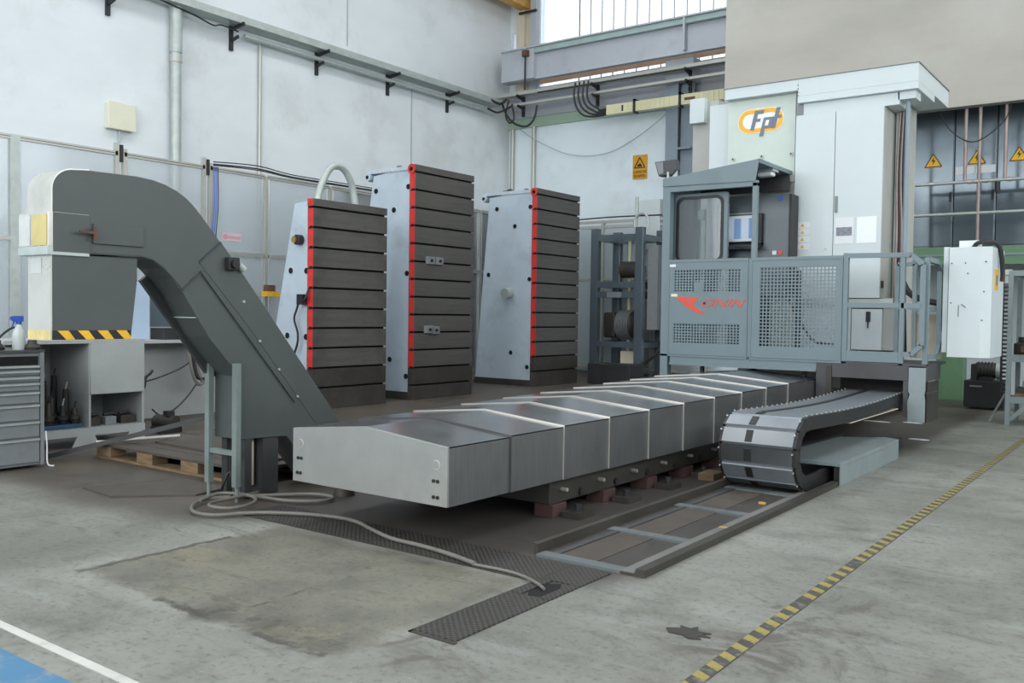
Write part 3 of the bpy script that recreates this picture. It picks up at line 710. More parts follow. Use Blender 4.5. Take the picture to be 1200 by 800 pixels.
# head end in a lighter tone: light on the conveyor paint put into colour
ARC = [(2.42-0.11*math.cos(math.radians(a)), 1.745+0.105*math.sin(math.radians(a))) for a in range(0, 91, 10)]
ep_ = [(2.31, 1.42)]+ARC+[(2.50, 1.858)]
q = MB(); n = len(ep_); out = [(2.304, 1.42)]+[(2.42-0.116*math.cos(math.radians(a)), 1.745+0.111*math.sin(math.radians(a))) for a in range(0, 91, 10)]+[(2.50, 1.864)]
q.prism(ep_+out[::-1], 'x', X0-0.001, X1+0.001, smooth=True); q.build('head_lit_end', 'conv_lit', cv)
# lower side sheet standing proud of the housing
side = [(2.50, 1.628), (2.74, 1.633), (2.871, 1.636), (2.94, 1.618), (2.993, 1.587), (3.085, 1.505), (3.153, 1.425), (3.057, 1.25), (2.985, 1.325), (2.925, 1.38), (2.86, 1.42), (2.78, 1.437), (2.50, 1.434)]
MB().prism(side, 'x', X1, X1+0.005).build('side_sheet', 'conv', cv)
q = MB(); q.obox((X1+0.005, 3.153, 1.42), (X1+0.005, 3.30, 1.545), 0.006, 0.012); q.build('sheet_joint', 'conv_dark', cv)
q = MB(); q.obox((X1+0.005, 3.042, 1.262), (X1+0.005, 3.181, 1.372), 0.006, 0.012); q.build('sheet_joint', 'conv_dark', cv)
MB().obox((X1+0.004, 3.16, 1.37), (X1+0.004, 3.86, 0.565), 0.008, 0.022, up=(1, 0, 0)).build('side_flange', 'conv', cv)
MB().prism([(3.30, 1.545), (3.42, 1.41), (4.235, 0.428), (4.05, 0.40), (3.5, 1.05), (3.153, 1.42)], 'x', X1, X1+0.003).build('lower_side_sheet', 'conv', cv)
for (y, z) in ((3.58, 0.96), (3.73, 0.78), (3.88, 0.6), (3.46, 1.2)): MB().cyl((X1+0.003, y, z), (X1+0.012, y, z), 0.008, 8).build('rivet', 'galv', cv)
# underside flanges of the incline
MB().obox((X0-0.005, 2.96, 1.33), (X0-0.005, 3.43, 0.74), 0.07, 0.03, up=(1, 0, 0)).build('under_flange', 'conv_dark', cv)
B(X0+0.01, X1-0.01, 3.14, 3.155, 1.098, 1.105).build('under_seam', 'galv', cv)
# hatch with clamp lever
h = B(X1+0.005, X1+0.017, 2.515, 2.80, 1.482, 1.588).build('hatch', 'conv', cv, bevel=0.003)
q = MB(); q.cyl((X1+0.01, 2.508, 1.535), (X1+0.05, 2.508, 1.535), 0.012, 10); q.obox((X1+0.045, 2.508, 1.50), (X1+0.045, 2.508, 1.565), 0.014, 0.016); q.obox((X1+0.045, 2.425, 1.538), (X1+0.045, 2.51, 1.535), 0.014, 0.012)
q.build('clamp_lever', 'rust', h)
B(X1+0.005, X1+0.008, 2.499, 2.503, 1.44, 1.62).build('sheet_joint', 'conv_dark', cv)
B(X1+0.005, X1+0.009, 2.50, 2.78, 1.428, 1.436).build('drip_edge', 'conv_dark', cv)
# collar and discharge hood
B(-4.86, X1+0.006, 2.285, 2.50, 1.455, 1.628).build('collar', 'conv_lit', cv, bevel=0.003); B(-4.86, X1+0.007, 2.278, 2.50, 1.412, 1.456).build('collar_lip', 'galv', cv, bevel=0.003)
B(X1+0.006, X1+0.009, 2.31, 2.50, 1.43, 1.626).build('collar_side', 'conv', cv)
B(-4.855, -4.742, 2.281, 2.285, 1.46, 1.615).build('white_label', mat('faded_white_label', (196, 198, 194), 0.6), cv); B(-4.72, -4.575, 2.281, 2.285, 1.46, 1.615).build('yellow_label', mat('faded_yellow_label', (200, 184, 122), 0.6), cv)
hood = MB().prism([(2.31, 0.985), (2.735, 0.985), (2.772, 1.30), (2.772, 1.42), (2.31, 1.42)], 'x', X0+0.005, X1-0.004).build('discharge_hood', 'conv', cv, bevel=0.003)
B(X0+0.004, X1-0.004, 2.303, 2.31, 0.985, 1.412).build('hood_lit_end', 'conv_lit', hood)
B(-4.77, -4.665, 2.30, 2.303, 1.32, 1.40).build('paper_label', mat('faded_white_label', (196, 198, 194), 0.6), hood)
B(X1-0.004, X1-0.001, 2.31, 2.735, 0.985, 1.033).build('hazard_band', 'black', hood)
for i in range(4):
    y = 2.335+0.105*i
    pts = [(y+0.045, 0.986), (y+0.092, 0.986), (y+0.057, 1.032), (y+0.0, 1.032)]
    MB().prism(pts, 'x', X1-0.001, X1+0.0005).build('hazard_stripe', 'stripe_yellow', hood)
B(X0+0.004, X1-0.004, 2.3015, 2.303, 0.985, 1.033).build('hazard_band', mat('faded_yellow_band', (214, 192, 130), 0.6, var=0.15, scale=12), hood)
# switch box on the incline
mo = MB(); mo.box(X1+0.005, X1+0.05, 3.325, 3.40, 1.385, 1.46); mo.build('switch_box', 'dark', cv, bevel=0.004)
MB().cyl((X1+0.02, 3.41, 1.42), (X1+0.02, 3.45, 1.39), 0.022, 12).build('cable_gland', 'galv', cv); MB().cyl((X1+0.05, 3.36, 1.42), (X1+0.07, 3.36, 1.42), 0.026, 12).build('switch_knob', 'black', cv)
# legs
q = MB(); q.box(-4.82, -4.785, 3.37, 3.405, 0.09, 0.855).box(-4.785, -4.778, 3.37, 3.405, 0.09, 0.855); q.cyl((-4.80, 3.388, 0), (-4.80, 3.388, 0.09), 0.012, 8); q.build('leg', mat('leg_grey_green', (112, 124, 121), 0.5, dirt=(84, 90, 86), dirt_amt=0.4), cv)
q = MB(); q.box(-4.545, -4.51, 3.37, 3.405, 0.09, 0.83).box(-4.551, -4.545, 3.37, 3.405, 0.09, 0.83); q.cyl((-4.525, 3.388, 0), (-4.525, 3.388, 0.09), 0.012, 8); q.build('leg', mat('leg_grey_green', (112, 124, 121), 0.5, dirt=(84, 90, 86), dirt_amt=0.4), cv)
B(-4.778, -4.551, 3.378, 3.40, 0.275, 0.305).build('leg_cross_bar', mat('leg_grey_green', (112, 124, 121)), cv)
q = MB(); q.box(-4.62, -4.57, 3.48, 3.53, 0, 0.366).box(-4.8, -4.75, 3.48, 3.53, 0, 0.366); q.build('stub_leg', 'conv_dark', cv)
B(-4.70, -4.58, 3.62, 3.74, 0.0, 0.355).build('support_post', 'conv_dark', cv); B(-4.74, -4.64, 3.58, 3.60, 0.06, 0.36).build('chip_guard', 'pale_col', cv)

# ================================================================== T-slot angle towers
def tower(label, X, y0, y1, zt, xtl, xbl, holes, ztop_body, red_from, flange, extra=None):
    t = thing('angle_tower', (X-0.4, (y0+y1)/2, 0), label, 'angle tower', 'T-slotted angle towers')
    zb0 = 0.0
    MB().prism([(X-0.10, 0), (X-0.10, zt-0.02), (xtl, ztop_body), (xbl, 0)], 'y', y0+0.015, y1-0.015).build('body', 'blue_gray', t, bevel=0.012)
    base = MB().prism([(X-0.10, 0), (X-0.10, 0.10), (xbl+0.012, 0.10), (xbl-0.01, 0)], 'y', y0+0.004, y1-0.004).build('base_skirt', 'greasy', t)
    B(X-0.10, X-0.045, y0+0.004, y1-0.004, 0.02, zt-0.01).build('slot_back', 'hole', t)
    zz = zt; first = True; bar = None; h = 0.207; gap = 0.025
    B(X-0.10, X, y0, y1, zt-0.085, zt).build('slot_bar', 'cast', t, bevel=0.003)
    B(X-0.101, X-0.001, y0-0.004, y0, zt-0.085, zt).build('red_edge', 'red', t)
    zz = zt-0.085-gap; bar0 = None; red0 = None
    while zz > 0.30:
        z1, z0 = zz, zz-h
        dark = z0 < 0.42  # bars near the floor use the darker cast iron
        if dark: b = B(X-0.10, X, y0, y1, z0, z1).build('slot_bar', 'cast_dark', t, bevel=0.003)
        elif bar0 is None:
            bar0 = B(X-0.10, X, y0, y1, z0, z1).build('slot_bar', 'cast', t, bevel=0.003); zr0 = z0
        else: inst(bar0, (0, 0, z0-zr0), t)
        if z0 > red_from:
            if red0 is None:
                red0 = B(X-0.088, X-0.001, y0-0.004, y0, z0-gap*0.55, z1).build('red_edge', 'red', t); zq = z0
            else: inst(red0, (0, 0, z0-zq), t)
            B(X-0.062, X-0.004, y0-0.0055, y0-0.0035, z0-gap*1.1, z0+gap*0.2).build('slot_end', 'hole', t)
        zz -= h+gap
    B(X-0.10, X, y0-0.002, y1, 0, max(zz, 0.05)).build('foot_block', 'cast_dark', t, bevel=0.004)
    for (hx, hz) in holes: MB().cyl((hx, y0+0.016, hz), (hx, y0+0.006, hz), 0.036, 16).build('lifting_hole', 'hole', t)
    for (hx, hz) in holes: MB().lathe((hx, y0+0.016, hz), [(0.036, 0), (0.046, 0), (0.046, -0.006), (0.036, -0.006)], 16, 'y').build('hole_rim', 'blue_gray', t)
    if flange:
        xl = flange; B(xl, X-0.10, y0-0.0, y1-0.02, zt-0.07, zt-0.015).build('top_flange', 'blue_gray', t, bevel=0.006)
        MB().cyl((xl+0.03, y0-0.02, zt-0.11), (xl+0.03, y0+0.1, zt-0.11), 0.055, 16).build('lifting_boss', 'blue_gray', t); MB().cyl((xl+0.03, y0-0.024, zt-0.11), (xl+0.03, y0-0.01, zt-0.11), 0.026, 12).build('boss_hole', 'hole', t)
        MB().cyl((X-0.055, y0-0.02, zt-0.06), (X-0.055, y0-0.005, zt-0.06), 0.065, 16).build('red_boss', 'red', t); MB().cyl((X-0.055, y0-0.024, zt-0.06), (X-0.055, y0-0.015, zt-0.06), 0.028, 12).build('boss_hole', 'hole', t)
        for k_ in (0.35, 0.55): MB().cyl((xl+(X-0.1-xl)*k_, y0-0.012, zt-0.055), (xl+(X-0.1-xl)*k_, y0, zt-0.055), 0.02, 10).build('flange_bolt', 'steel_edge', t)
    return t
t1 = tower('shortest blue-grey angle tower with a hoop on top beside the conveyor', -8.05, 7.06, 8.26, 2.44, -8.40, -8.95,
           ((-8.449, 1.618), (-8.502, 0.855), (-8.175, 1.612), (-8.175, 0.847)), 2.40, 0.28, None)
MB().tube([(-8.3, 7.33, 2.40), (-8.3, 7.37, 2.58), (-8.3, 7.48, 2.80), (-8.3, 7.57, 2.885), (-8.3, 7.65, 2.905), (-8.3, 7.74, 2.89), (-8.3, 7.82, 2.82), (-8.3, 7.90, 2.68), (-8.3, 7.97, 2.40)], 0.042, 10).build('lifting_hoop', 'galv', t1)
MB().cyl((-8.275, 7.07, 1.97), (-8.275, 7.0, 1.97), 0.06, 14).build('valve_knob', 'dark', t1); MB().cyl((-8.30, 7.07, 1.97), (-8.30, 6.98, 1.97), 0.04, 12).build('brass_fitting', 'brass', t1)
MB().tube([(-8.09, 7.03, 1.40), (-8.12, 7.0, 1.28), (-8.2, 6.99, 1.25), (-8.26, 7.0, 1.16), (-8.3, 7.0, 1.05), (-8.24, 7.0, 0.9), (-8.24, 7.0, 0.78), (-8.29, 7.0, 0.66)], 0.014, 6).build('hanging_strap', 'dark', t1)
B(-8.24, -8.14, 6.98, 7.06, 1.22, 1.34).build('strap_buckle', 'dark', t1)
t2 = tower('tallest middle angle tower with rusty lugs on top and clamps in its slots', -8.08, 8.80, 10.02, 3.075, -8.86, -9.35,
           ((-8.80, 2.772), (-8.21, 2.792), (-8.466, 2.501), (-8.22, 1.66), (-8.517, 0.517), (-8.22, 0.306)), 2.98, 0.30, -8.97)
for (y, z) in ((9.09, 1.84), (9.26, 1.84), (9.07, 0.925), (9.2, 0.915)):
    q = B(-8.08, -8.04, y-0.075, y+0.075, z-0.05, z+0.05).build('slot_clamp', 'tool_grey', t2, bevel=0.004); MB().cyl((-8.04, y, z), (-8.02, y, z), 0.02, 8).build('nut', 'dark', q)
t3 = tower('far angle tower with a round plug in its side near the pump rack', -8.20, 11.75, 13.0, 3.127, -9.165, -9.43,
           ((-9.003, 2.838), (-8.34, 2.839), (-8.638, 2.546), (-9.16, 1.778), (-8.34, 1.699), (-8.687, 0.525), (-8.363, 0.306)), 3.03, 0.30, -9.29)
MB().cyl((-8.721, 11.77, 1.484), (-8.721, 11.62, 1.47), 0.085, 18).build('round_plug', 'galv', t3)
for t_, xc, yc, zc in ((t2, -8.55, 9.0, 3.06), (t3, -8.85, 11.9, 3.112)):
    for k_ in (0, 1): MB().lathe((xc+0.26*k_, yc+0.1*k_, zc), [(0.12, 0), (0.12, 0.018), (0.06, 0.028), (0.03, 0.055)], 12).build('rusty_lug', 'rust' if t_ is t2 else 'greasy', t_)
tag(B(-8.0, -7.2, 13.0, 13.5, 0, 0.34).build('oil_drain_box', 'dark', None, bevel=0.01, origin=(-7.6, 13.25, 0)), 'dark low box on the floor right of the far angle tower', 'box')
# ================================================================== operator platform and cabin
YP = 8.35
pf = thing('operator_platform', (-3.0, 8.65, 0.26), 'grey operator platform with a roofed cabin and guard rail panels lettered RONIN', 'operator platform')
B(-4.275, -1.76, YP, 9.18, 0.745, 0.765).build('deck', 'cabin_dark', pf)
q = MB(); q.box(-4.17, -2.69, YP+0.005, YP+0.07, 0.685, 0.745).box(-4.17, -2.69, YP-0.01, YP+0.02, 0.66, 0.685); q.build('front_beam', 'cabin', pf)
B(-2.55, -1.895, YP, YP+0.08, 0.617, 0.745).build('front_beam', 'cabin_dark', pf, bevel=0.004)
B(-2.69, -2.55, YP, YP+0.05, 0.30, 0.745).build('jamb_plate', 'cabin_dark', pf, bevel=0.003)
B(-2.60, -2.55, YP-0.006, YP, 0.36, 0.72).build('jamb_strip', 'greasy', pf)
B(-1.935, -1.895, YP, YP+0.08, 0.30, 0.617).build('jamb_plate', 'cabin_dark', pf)
B(-4.17, -2.69, 9.1, 9.15, 0.665, 0.745).build('back_skirt', 'cabin_dark', pf); B(-2.69, -1.9, 9.1, 9.15, 0.28, 0.745).build('back_skirt', 'cabin_dark', pf)
for x in (-3.95, -3.4, -2.9): B(x, x+0.03, 8.6, 8.64, 0.5, 0.745).build('deck_rib', 'cabin_dark', pf)
q = MB().prism([(-1.892, 0.265), (-1.757, 0.268), (-1.757, 0.46), (-1.765, 0.50), (-1.757, 0.54), (-1.757, 0.735), (-1.892, 0.735), (-1.892, 0.53), (-1.88, 0.50), (-1.897, 0.44)], 'y', YP-0.01, YP+0.02)
q.build('kick_plate', 'plinth', pf, bevel=0.003)
B(-1.775, -1.757, YP+0.03, 8.95, 0.615, 0.745).build('side_beam', 'cabin_dark', pf, bevel=0.003)
B(-1.79, -1.772, 8.5, 8.95, 0.25, 0.60).build('side_plate', 'greasy', pf); B(-1.785, -1.765, 8.45, 8.95, 0.50, 0.515).build('side_rib', 'cabin_dark', pf)
# lattice helper: a perforated sheet
def perforated(x0, x1, z0, z1, nx, nz, y, th=0.004, fill=0.42):
    q = MB(); px = (x1-x0)/nx; pz = (z1-z0)/nz; bw = px*fill; bh = pz*fill
    for i in range(nx+1):
        x = x0+px*i; q.box(x-bw/2, x+bw/2, y, y+th, z0-bh/2, z1+bh/2)
    for j in range(nz+1):
        z = z0+pz*j; q.box(x0-bw/2, x1+bw/2, y+0.0004, y+th-0.0004, z-bh/2, z+bh/2)
    return q
def frame(x0, x1, z0, z1, holes, y, th):
    """sheet from x0..x1, z0..z1 with rectangular windows stacked vertically"""
    q = MB(); hx0 = min(h[0] for h in holes); hx1 = max(h[1] for h in holes)
    q.box(x0, hx0, y, y+th, z0, z1).box(hx1, x1, y, y+th, z0, z1)
    zz = z0
    for h in sorted(holes, key=lambda h: h[2]):
        q.box(hx0, hx1, y, y+th, zz, h[2]); zz = h[3]
    q.box(hx0, hx1, y, y+th, zz, z1); return q
g1 = frame(-4.196, -3.358, 0.752, 1.700, [(-4.137, -3.435, 0.879, 1.077), (-4.137, -3.435, 1.391, 1.612)], YP, 0.012).build('guard_panel', 'cabin', pf)
perforated(-4.137, -3.435, 1.391, 1.612, 22, 8, YP+0.004).build('perforated_sheet', 'cabin', g1); perforated(-4.137, -3.435, 0.879, 1.077, 22, 7, YP+0.004).build('perforated_sheet', 'cabin', g1)
B(-3.915, -3.815, YP+0.001, YP+0.004, 1.391, 1.49).build('blank_patch', 'cabin', g1)
g2 = frame(-3.328, -2.470, 0.752, 1.700, [(-3.24, -2.531, 0.872, 1.622)], YP, 0.012).build('guard_panel', 'cabin', pf)
perforated(-3.24, -2.531, 0.872, 1.622, 21, 23, YP+0.004, fill=0.34).build('perforated_sheet', 'cabin', g2)
# rim of the panels
for (x0, x1) in ((-4.196, -3.358), (-3.328, -2.470)):
    q = MB(); q.box(x0, x1, YP-0.006, YP, 1.688, 1.715).box(x0, x1, YP-0.006, YP, 0.745, 0.762).box(x0, x0+0.012, YP-0.006, YP, 0.762, 1.688).box(x1-0.012, x1, YP-0.006, YP, 0.762, 1.688)
    q.build('panel_rim', 'cabin', pf)
B(-3.356, -3.330, YP+0.002, YP+0.05, 0.70, 1.71).build('panel_post', 'cabin', pf)
B(-4.185, -4.12, YP-0.0015, YP, 1.643, 1.668).build('white_label', 'paper', g1); B(-4.165, -4.095, YP-0.0015, YP, 1.345, 1.372).build('cream_label', 'junction', g1)
# lettering
lg = MB().prism([(-4.12, 1.345), (-3.90, 1.338), (-3.865, 1.318), (-3.90, 1.292), (-3.935, 1.272), (-3.86, 1.215), (-3.785, 1.172), (-3.86, 1.178), (-3.955, 1.222), (-4.02, 1.262), (-4.05, 1.292), (-4.09, 1.318)], 'y', YP-0.003, YP)
lg.build('letter_r', 'ronin', g1)
MB().prism([(-4.0, 1.308), (-3.97, 1.318), (-3.93, 1.322), (-3.95, 1.308), (-3.985, 1.300)], 'y', YP-0.0035, YP-0.003).build('letter_gap', 'cabin', g1)
text('lettering', 'ONIN', 0.112, (-3.635, YP-0.003, 1.278), '-y', 'ronin', g1, shear=0.45, ext=0.0015, sx=1.5)
B(-3.815, -3.79, YP-0.005, YP-0.002, 1.268, 1.29).build('letter_dot', 'black', g1)
# open rail bay with chamfered end loop
def path_tube(pts, w, h, name, m, parent):
    q = MB()
    for a, b in zip(pts[:-1], pts[1:]): q.obox(a, b, w, h, up=(0, 1, 0) if abs(a[1]-b[1]) < 1e-6 else (1, 0, 0))
    return q.build(name, m, parent)
y = YP+0.02
B(-2.468, -2.425, YP, YP+0.045, 0.745, 1.735).build('rail_post', 'cabin', pf, bevel=0.003)
B(-1.985, -1.945, YP, YP+0.045, 0.745, 1.70).build('rail_post', 'cabin', pf, bevel=0.003)
B(-2.425, -1.985, YP, YP+0.035, 1.245, 1.290).build('mid_rail', 'cabin', pf, bevel=0.003)
B(-2.425, -1.985, YP, YP+0.012, 0.770, 0.862).build('toe_board', 'cabin', pf)
path_tube([(-2.47, y, 1.712), (-1.90, y, 1.705), (-1.80, y, 1.62), (-1.80, y, 0.925), (-1.885, y, 0.845), (-1.965, y, 0.845)], 0.042, 0.04, 'end_loop', 'cabin', pf)
B(-1.97, -1.80, YP, YP+0.035, 1.245, 1.290).build('mid_rail', 'cabin', pf)
path_tube([(-1.775, 8.42, 1.665), (-1.775, 8.78, 1.66), (-1.775, 8.90, 1.60), (-1.775, 8.93, 0.92), (-1.775, 8.80, 0.825), (-1.775, 8.42, 0.825)], 0.042, 0.04, 'side_loop', 'cabin', pf)
B(-1.80, -1.76, 8.40, 8.44, 0.745, 1.68).build('rail_post', 'cabin', pf)
path_tube([(-2.15, 8.96, 0.8), (-2.15, 8.96, 1.66), (-2.0, 8.96, 1.66), (-1.99, 8.96, 0.8)], 0.035, 0.035, 'rear_frame', 'cabin', pf)
B(-2.15, -1.99, 8.945, 8.975, 1.24, 1.28).build('mid_rail', 'cabin', pf)
B(-1.99, -1.80, 8.945, 8.975, 1.22, 1.27).build('mid_rail', 'cabin', pf)
# cabin
B(-4.278, -4.196, YP, YP+0.09, 0.44, 2.47).build('cabin_post', 'cabin', pf, bevel=0.003)
B(-3.335, -3.288, YP, YP+0.05, 1.71, 2.43).build('cabin_post', 'cabin', pf, bevel=0.003)
B(-4.278, -4.20, 9.0, 9.08, 0.765, 2.5).build('cabin_post', 'cabin', pf)
B(-4.20, -3.288, YP, YP+0.05, 2.395, 2.45).build('cabin_header', 'cabin', pf, bevel=0.003)
B(-4.27, -4.25, YP+0.09, 9.0, 0.765, 2.45).build('cabin_side_sheet', 'cabin', pf)
MB().prism([(-4.281, 2.455), (-3.305, 2.441), (-3.272, 2.648), (-4.242, 2.537)], 'y', YP-0.012, YP+0.002).build('roof_fascia', 'cabin', pf, bevel=0.002)
MB().prism([(-4.25, 2.533), (-3.272, 2.645), (-3.272, 2.625), (-4.25, 2.513)], 'y', YP, 9.24).build('roof_sheet', 'cabin', pf)
B(-3.295, -3.268, YP, 9.24, 2.612, 2.650).build('roof_edge', 'cabin', pf); B(-4.281, -4.25, YP, 9.24, 2.455, 2.535).build('roof_edge', 'cabin', pf)
MB().prism([(-4.25, 2.45), (-3.285, 2.45), (-3.285, 2.62), (-4.25, 2.51)], 'y', 9.19, 9.22).build('roof_back', 'cabin_dark', pf)
lp = B(-3.45, -3.30, 8.75, 8.86, 2.545, 2.59).build('cabin_lamp', 'screen_frame', pf, bevel=0.015); MB().box(-3.47, -3.28, 8.73, 8.88, 2.588, 2.62).build('lamp_base', 'galv', lp)
# glazed door leaf with rounded frame
def rrect(x0, x1, z0, z1, r, n=6):
    pts = []
    for cx, cz, a0 in ((x1-r, z1-r, 0), (x0+r, z1-r, 90), (x0+r, z0+r, 180), (x1-r, z0+r, 270)):
        for i in range(n+1):
            a = math.radians(a0+90*i/n); pts.append((cx+r*math.cos(a), cz+r*math.sin(a)))
    return pts
def ringprism(o, i_, y0, y1):
    q = MB(); n = len(o)
    for yy in (y0, y1):
        for p in o: q.v.append((p[0], yy, p[1]))
        for p in i_: q.v.append((p[0], yy, p[1]))
    for k in range(n):
        j = (k+1) % n
        for f in ((k, j, n+j, n+k), (2*n+k, 3*n+k, 3*n+j, 2*n+j), (k, 2*n+k, 2*n+j, j), (n+k, n+j, 3*n+j, 3*n+k)):
            q.f.append(f); q.sm.append(False)
    return q
dr = ringprism(rrect(-4.22, -3.645, 1.66, 2.385, 0.02), rrect(-4.19, -3.69, 1.70, 2.352, 0.07), 8.50, 8.535).build('glazed_door', 'cabin', pf)
ringprism(rrect(-4.195, -3.685, 1.695, 2.357, 0.075), rrect(-4.168, -3.712, 1.72, 2.33, 0.06), 8.49, 8.515).build('rubber_seal', 'black', dr)
B(-4.18, -3.70, 8.503, 8.507, 1.705, 2.345).build('pane', 'cab_glass', dr)
# control desk
B(-3.40, -3.12, 9.08, 9.12, 0.765, 1.38).build('back_panel', 'cab_side', pf); B(-4.24, -3.41, 9.05, 9.09, 0.765, 1.72).build('back_panel', 'dark', pf)  # dark panel added to paint the dim cabin interior behind the holes
cp = B(-3.85, -3.185, 8.955, 9.03, 1.38, 2.395).build('control_panel', mat('control_panel_grey', (92, 100, 104), 0.35, 0.2), pf, bevel=0.004)
mo_ = B(-3.83, -3.50, 8.91, 8.95, 1.92, 2.185).build('monitor', 'screen_frame', cp, bevel=0.006); B(-3.80, -3.53, 8.905, 8.91, 1.95, 2.155).build('screen', 'screen', mo_)
B(-3.50, -3.45, 8.90, 8.955, 1.88, 2.20).build('monitor_side', 'black', cp); q = MB().prism([(8.80, 1.835), (8.955, 1.87), (8.955, 1.915), (8.80, 1.865)], 'x', -3.87, -3.45); q.build('keyboard_shelf', 'black', cp)
for i, (x, z, mm) in enumerate(((-3.33, 1.80, 'paper'), (-3.27, 1.80, 'ronin'), (-3.28, 2.34, 'blue_plastic'))): B(x-0.02, x+0.02, 8.945, 8.955, z-0.02, z+0.02).build('button', mm, cp)
B(-3.82, -3.55, 8.94, 8.955, 2.205, 2.215).build('title_strip', 'galv', cp)
B(-3.19, -3.165, 8.95, 9.15, 1.38, 2.38).build('panel_edge', 'black', cp)
q = MB(); q.cyl((-4.02, 8.75, 1.0), (-4.02, 8.75, 2.25), 0.035, 14).box(-4.05, -3.99, 8.7, 8.76, 2.14, 2.24).cyl((-3.82, 8.8, 0.77), (-3.82, 8.8, 2.3), 0.06, 16); q.build('spindle_guard_tube', 'galv', pf)
# hose hanging behind the perforated panel
MB().tube([(-3.1, 8.6, 1.5), (-3.0, 8.6, 1.23), (-2.9, 8.62, 1.05), (-2.8, 8.62, 0.93), (-2.62, 8.62, 0.9)], 0.014, 7).build('hose', 'rubber', pf)
B(-3.10, -3.05, 8.9, 8.95, 0.765, 1.62).build('stanchion', 'dark', pf)

fl = thing('floodlight', (-4.33, 8.6, 2.58), 'dark rectangular floodlight on the left corner of the cabin roof', 'floodlight')
MB().prism([(-4.47, 2.745), (-4.235, 2.755), (-4.22, 2.65), (-4.27, 2.60), (-4.42, 2.595)], 'y', 8.52, 8.62).build('housing', 'cabin_dark', fl, bevel=0.005)
MB().prism([(-4.455, 2.735), (-4.37, 2.738), (-4.36, 2.62), (-4.41, 2.61)], 'y', 8.512, 8.52).build('lens', 'tool_grey', fl)
q = MB(); q.obox((-4.25, 8.56, 2.53), (-4.25, 8.56, 2.66), 0.02, 0.05); q.obox((-4.31, 8.52, 2.535), (-4.31, 8.52, 2.63), 0.015, 0.02); q.box(-4.33, -4.23, 8.5, 8.6, 2.53, 2.545); q.build('yoke', 'galv', fl)

# ================================================================== machine column with cabinets
mc = thing('machine_column', (-3.4, 9.6, 0.3), 'white machining centre column with logo plate, tall double-door cabinet and overhanging top duct', 'machine tool')
B(-4.0, -2.37, 9.70, 10.5, 0.42, 3.38).build('column_body', 'cab_side', mc)
B(-4.0, -3.235, 9.31, 9.72, 0.8, 3.46).build('front_housing', 'cab_side', mc)
lp_ = B(-4.0, -3.265, 9.29, 9.31, 2.55, 3.455).build('logo_plate', 'cream', mc, bevel=0.003)
for x in (-3.93, -3.613, -3.30): MB().cyl((x, 9.29, 2.835), (x, 9.275, 2.835), 0.022, 14).build('screw', 'galv', lp_); 
for x in (-3.93, -3.613, -3.30): MB().cyl((x, 9.276, 2.835), (x, 9.272, 2.835), 0.010, 10).build('screw_hole', 'black', lp_)
# logo: rounded badge
def stadium(cx, cz, w, h, tilt, n=10):
    r = h/2; pts = []
    for i in range(n+1):
        a = math.radians(-90+180*i/n); pts.append((cx+w/2-r+r*math.cos(a), cz+r*math.sin(a)))
    for i in range(n+1):
        a = math.radians(90+180*i/n); pts.append((cx-w/2+r+r*math.cos(a), cz+r*math.sin(a)))
    return [(p[0], p[1]+tilt*(p[0]-cx)) for p in pts]
LX, LZ = -3.635, 3.215
MB().prism(stadium(LX, LZ, 0.50, 0.255, 0.0), 'y', 9.284, 9.29).build('badge_base', 'logo_white', lp_)
ringprism(stadium(LX, LZ, 0.485, 0.24, 0.0), stadium(LX, LZ, 0.395, 0.155, 0.0), 9.281, 9.284).build('badge_ring', 'orange', lp_)
q = MB()   # slanted letters f p t
def slant(x0, z0, pts): return [(x0+p[0]+0.25*p[1], z0+p[1]) for p in pts]
MB().prism(slant(-3.745, 3.12, [(0, 0), (0.04, 0), (0.04, 0.085), (0.085, 0.085), (0.085, 0.115), (0.04, 0.115), (0.04, 0.165), (0.10, 0.165), (0.10, 0.2), (0, 0.2)]), 'y', 9.277, 9.281).build('letter_f', 'logo_grey', lp_)
MB().prism(slant(-3.645, 3.05, [(0, 0), (0.04, 0), (0.04, 0.075), (0.11, 0.075), (0.11, 0.19), (0, 0.19)]), 'y', 9.277, 9.281).build('letter_p', 'logo_grey', lp_)
MB().prism(slant(-3.605, 3.12, [(0.01, 0.035), (0.045, 0.035), (0.045, 0.09), (0.01, 0.09)]), 'y', 9.274, 9.277).build('letter_counter', 'logo_white', lp_)
MB().prism(slant(-3.515, 3.12, [(0, 0), (0.04, 0), (0.04, 0.1), (0.075, 0.1), (0.075, 0.13), (0.04, 0.13), (0.04, 0.21), (0, 0.21)]), 'y', 9.277, 9.281).build('letter_t', 'logo_grey', lp_)
# white side cabinet left of the logo
B(-4.235, -4.01, 9.34, 9.8, 0.8, 3.45).build('side_cabinet', 'white_cab', mc, bevel=0.003); B(-4.72, -4.40, 9.95, 10.4, 0.6, 3.66).build('rear_duct', 'cab_side', mc)
B(-4.72, -4.535, 9.85, 9.95, 3.40, 3.68).build('rear_box', 'white_cab', mc, bevel=0.003)
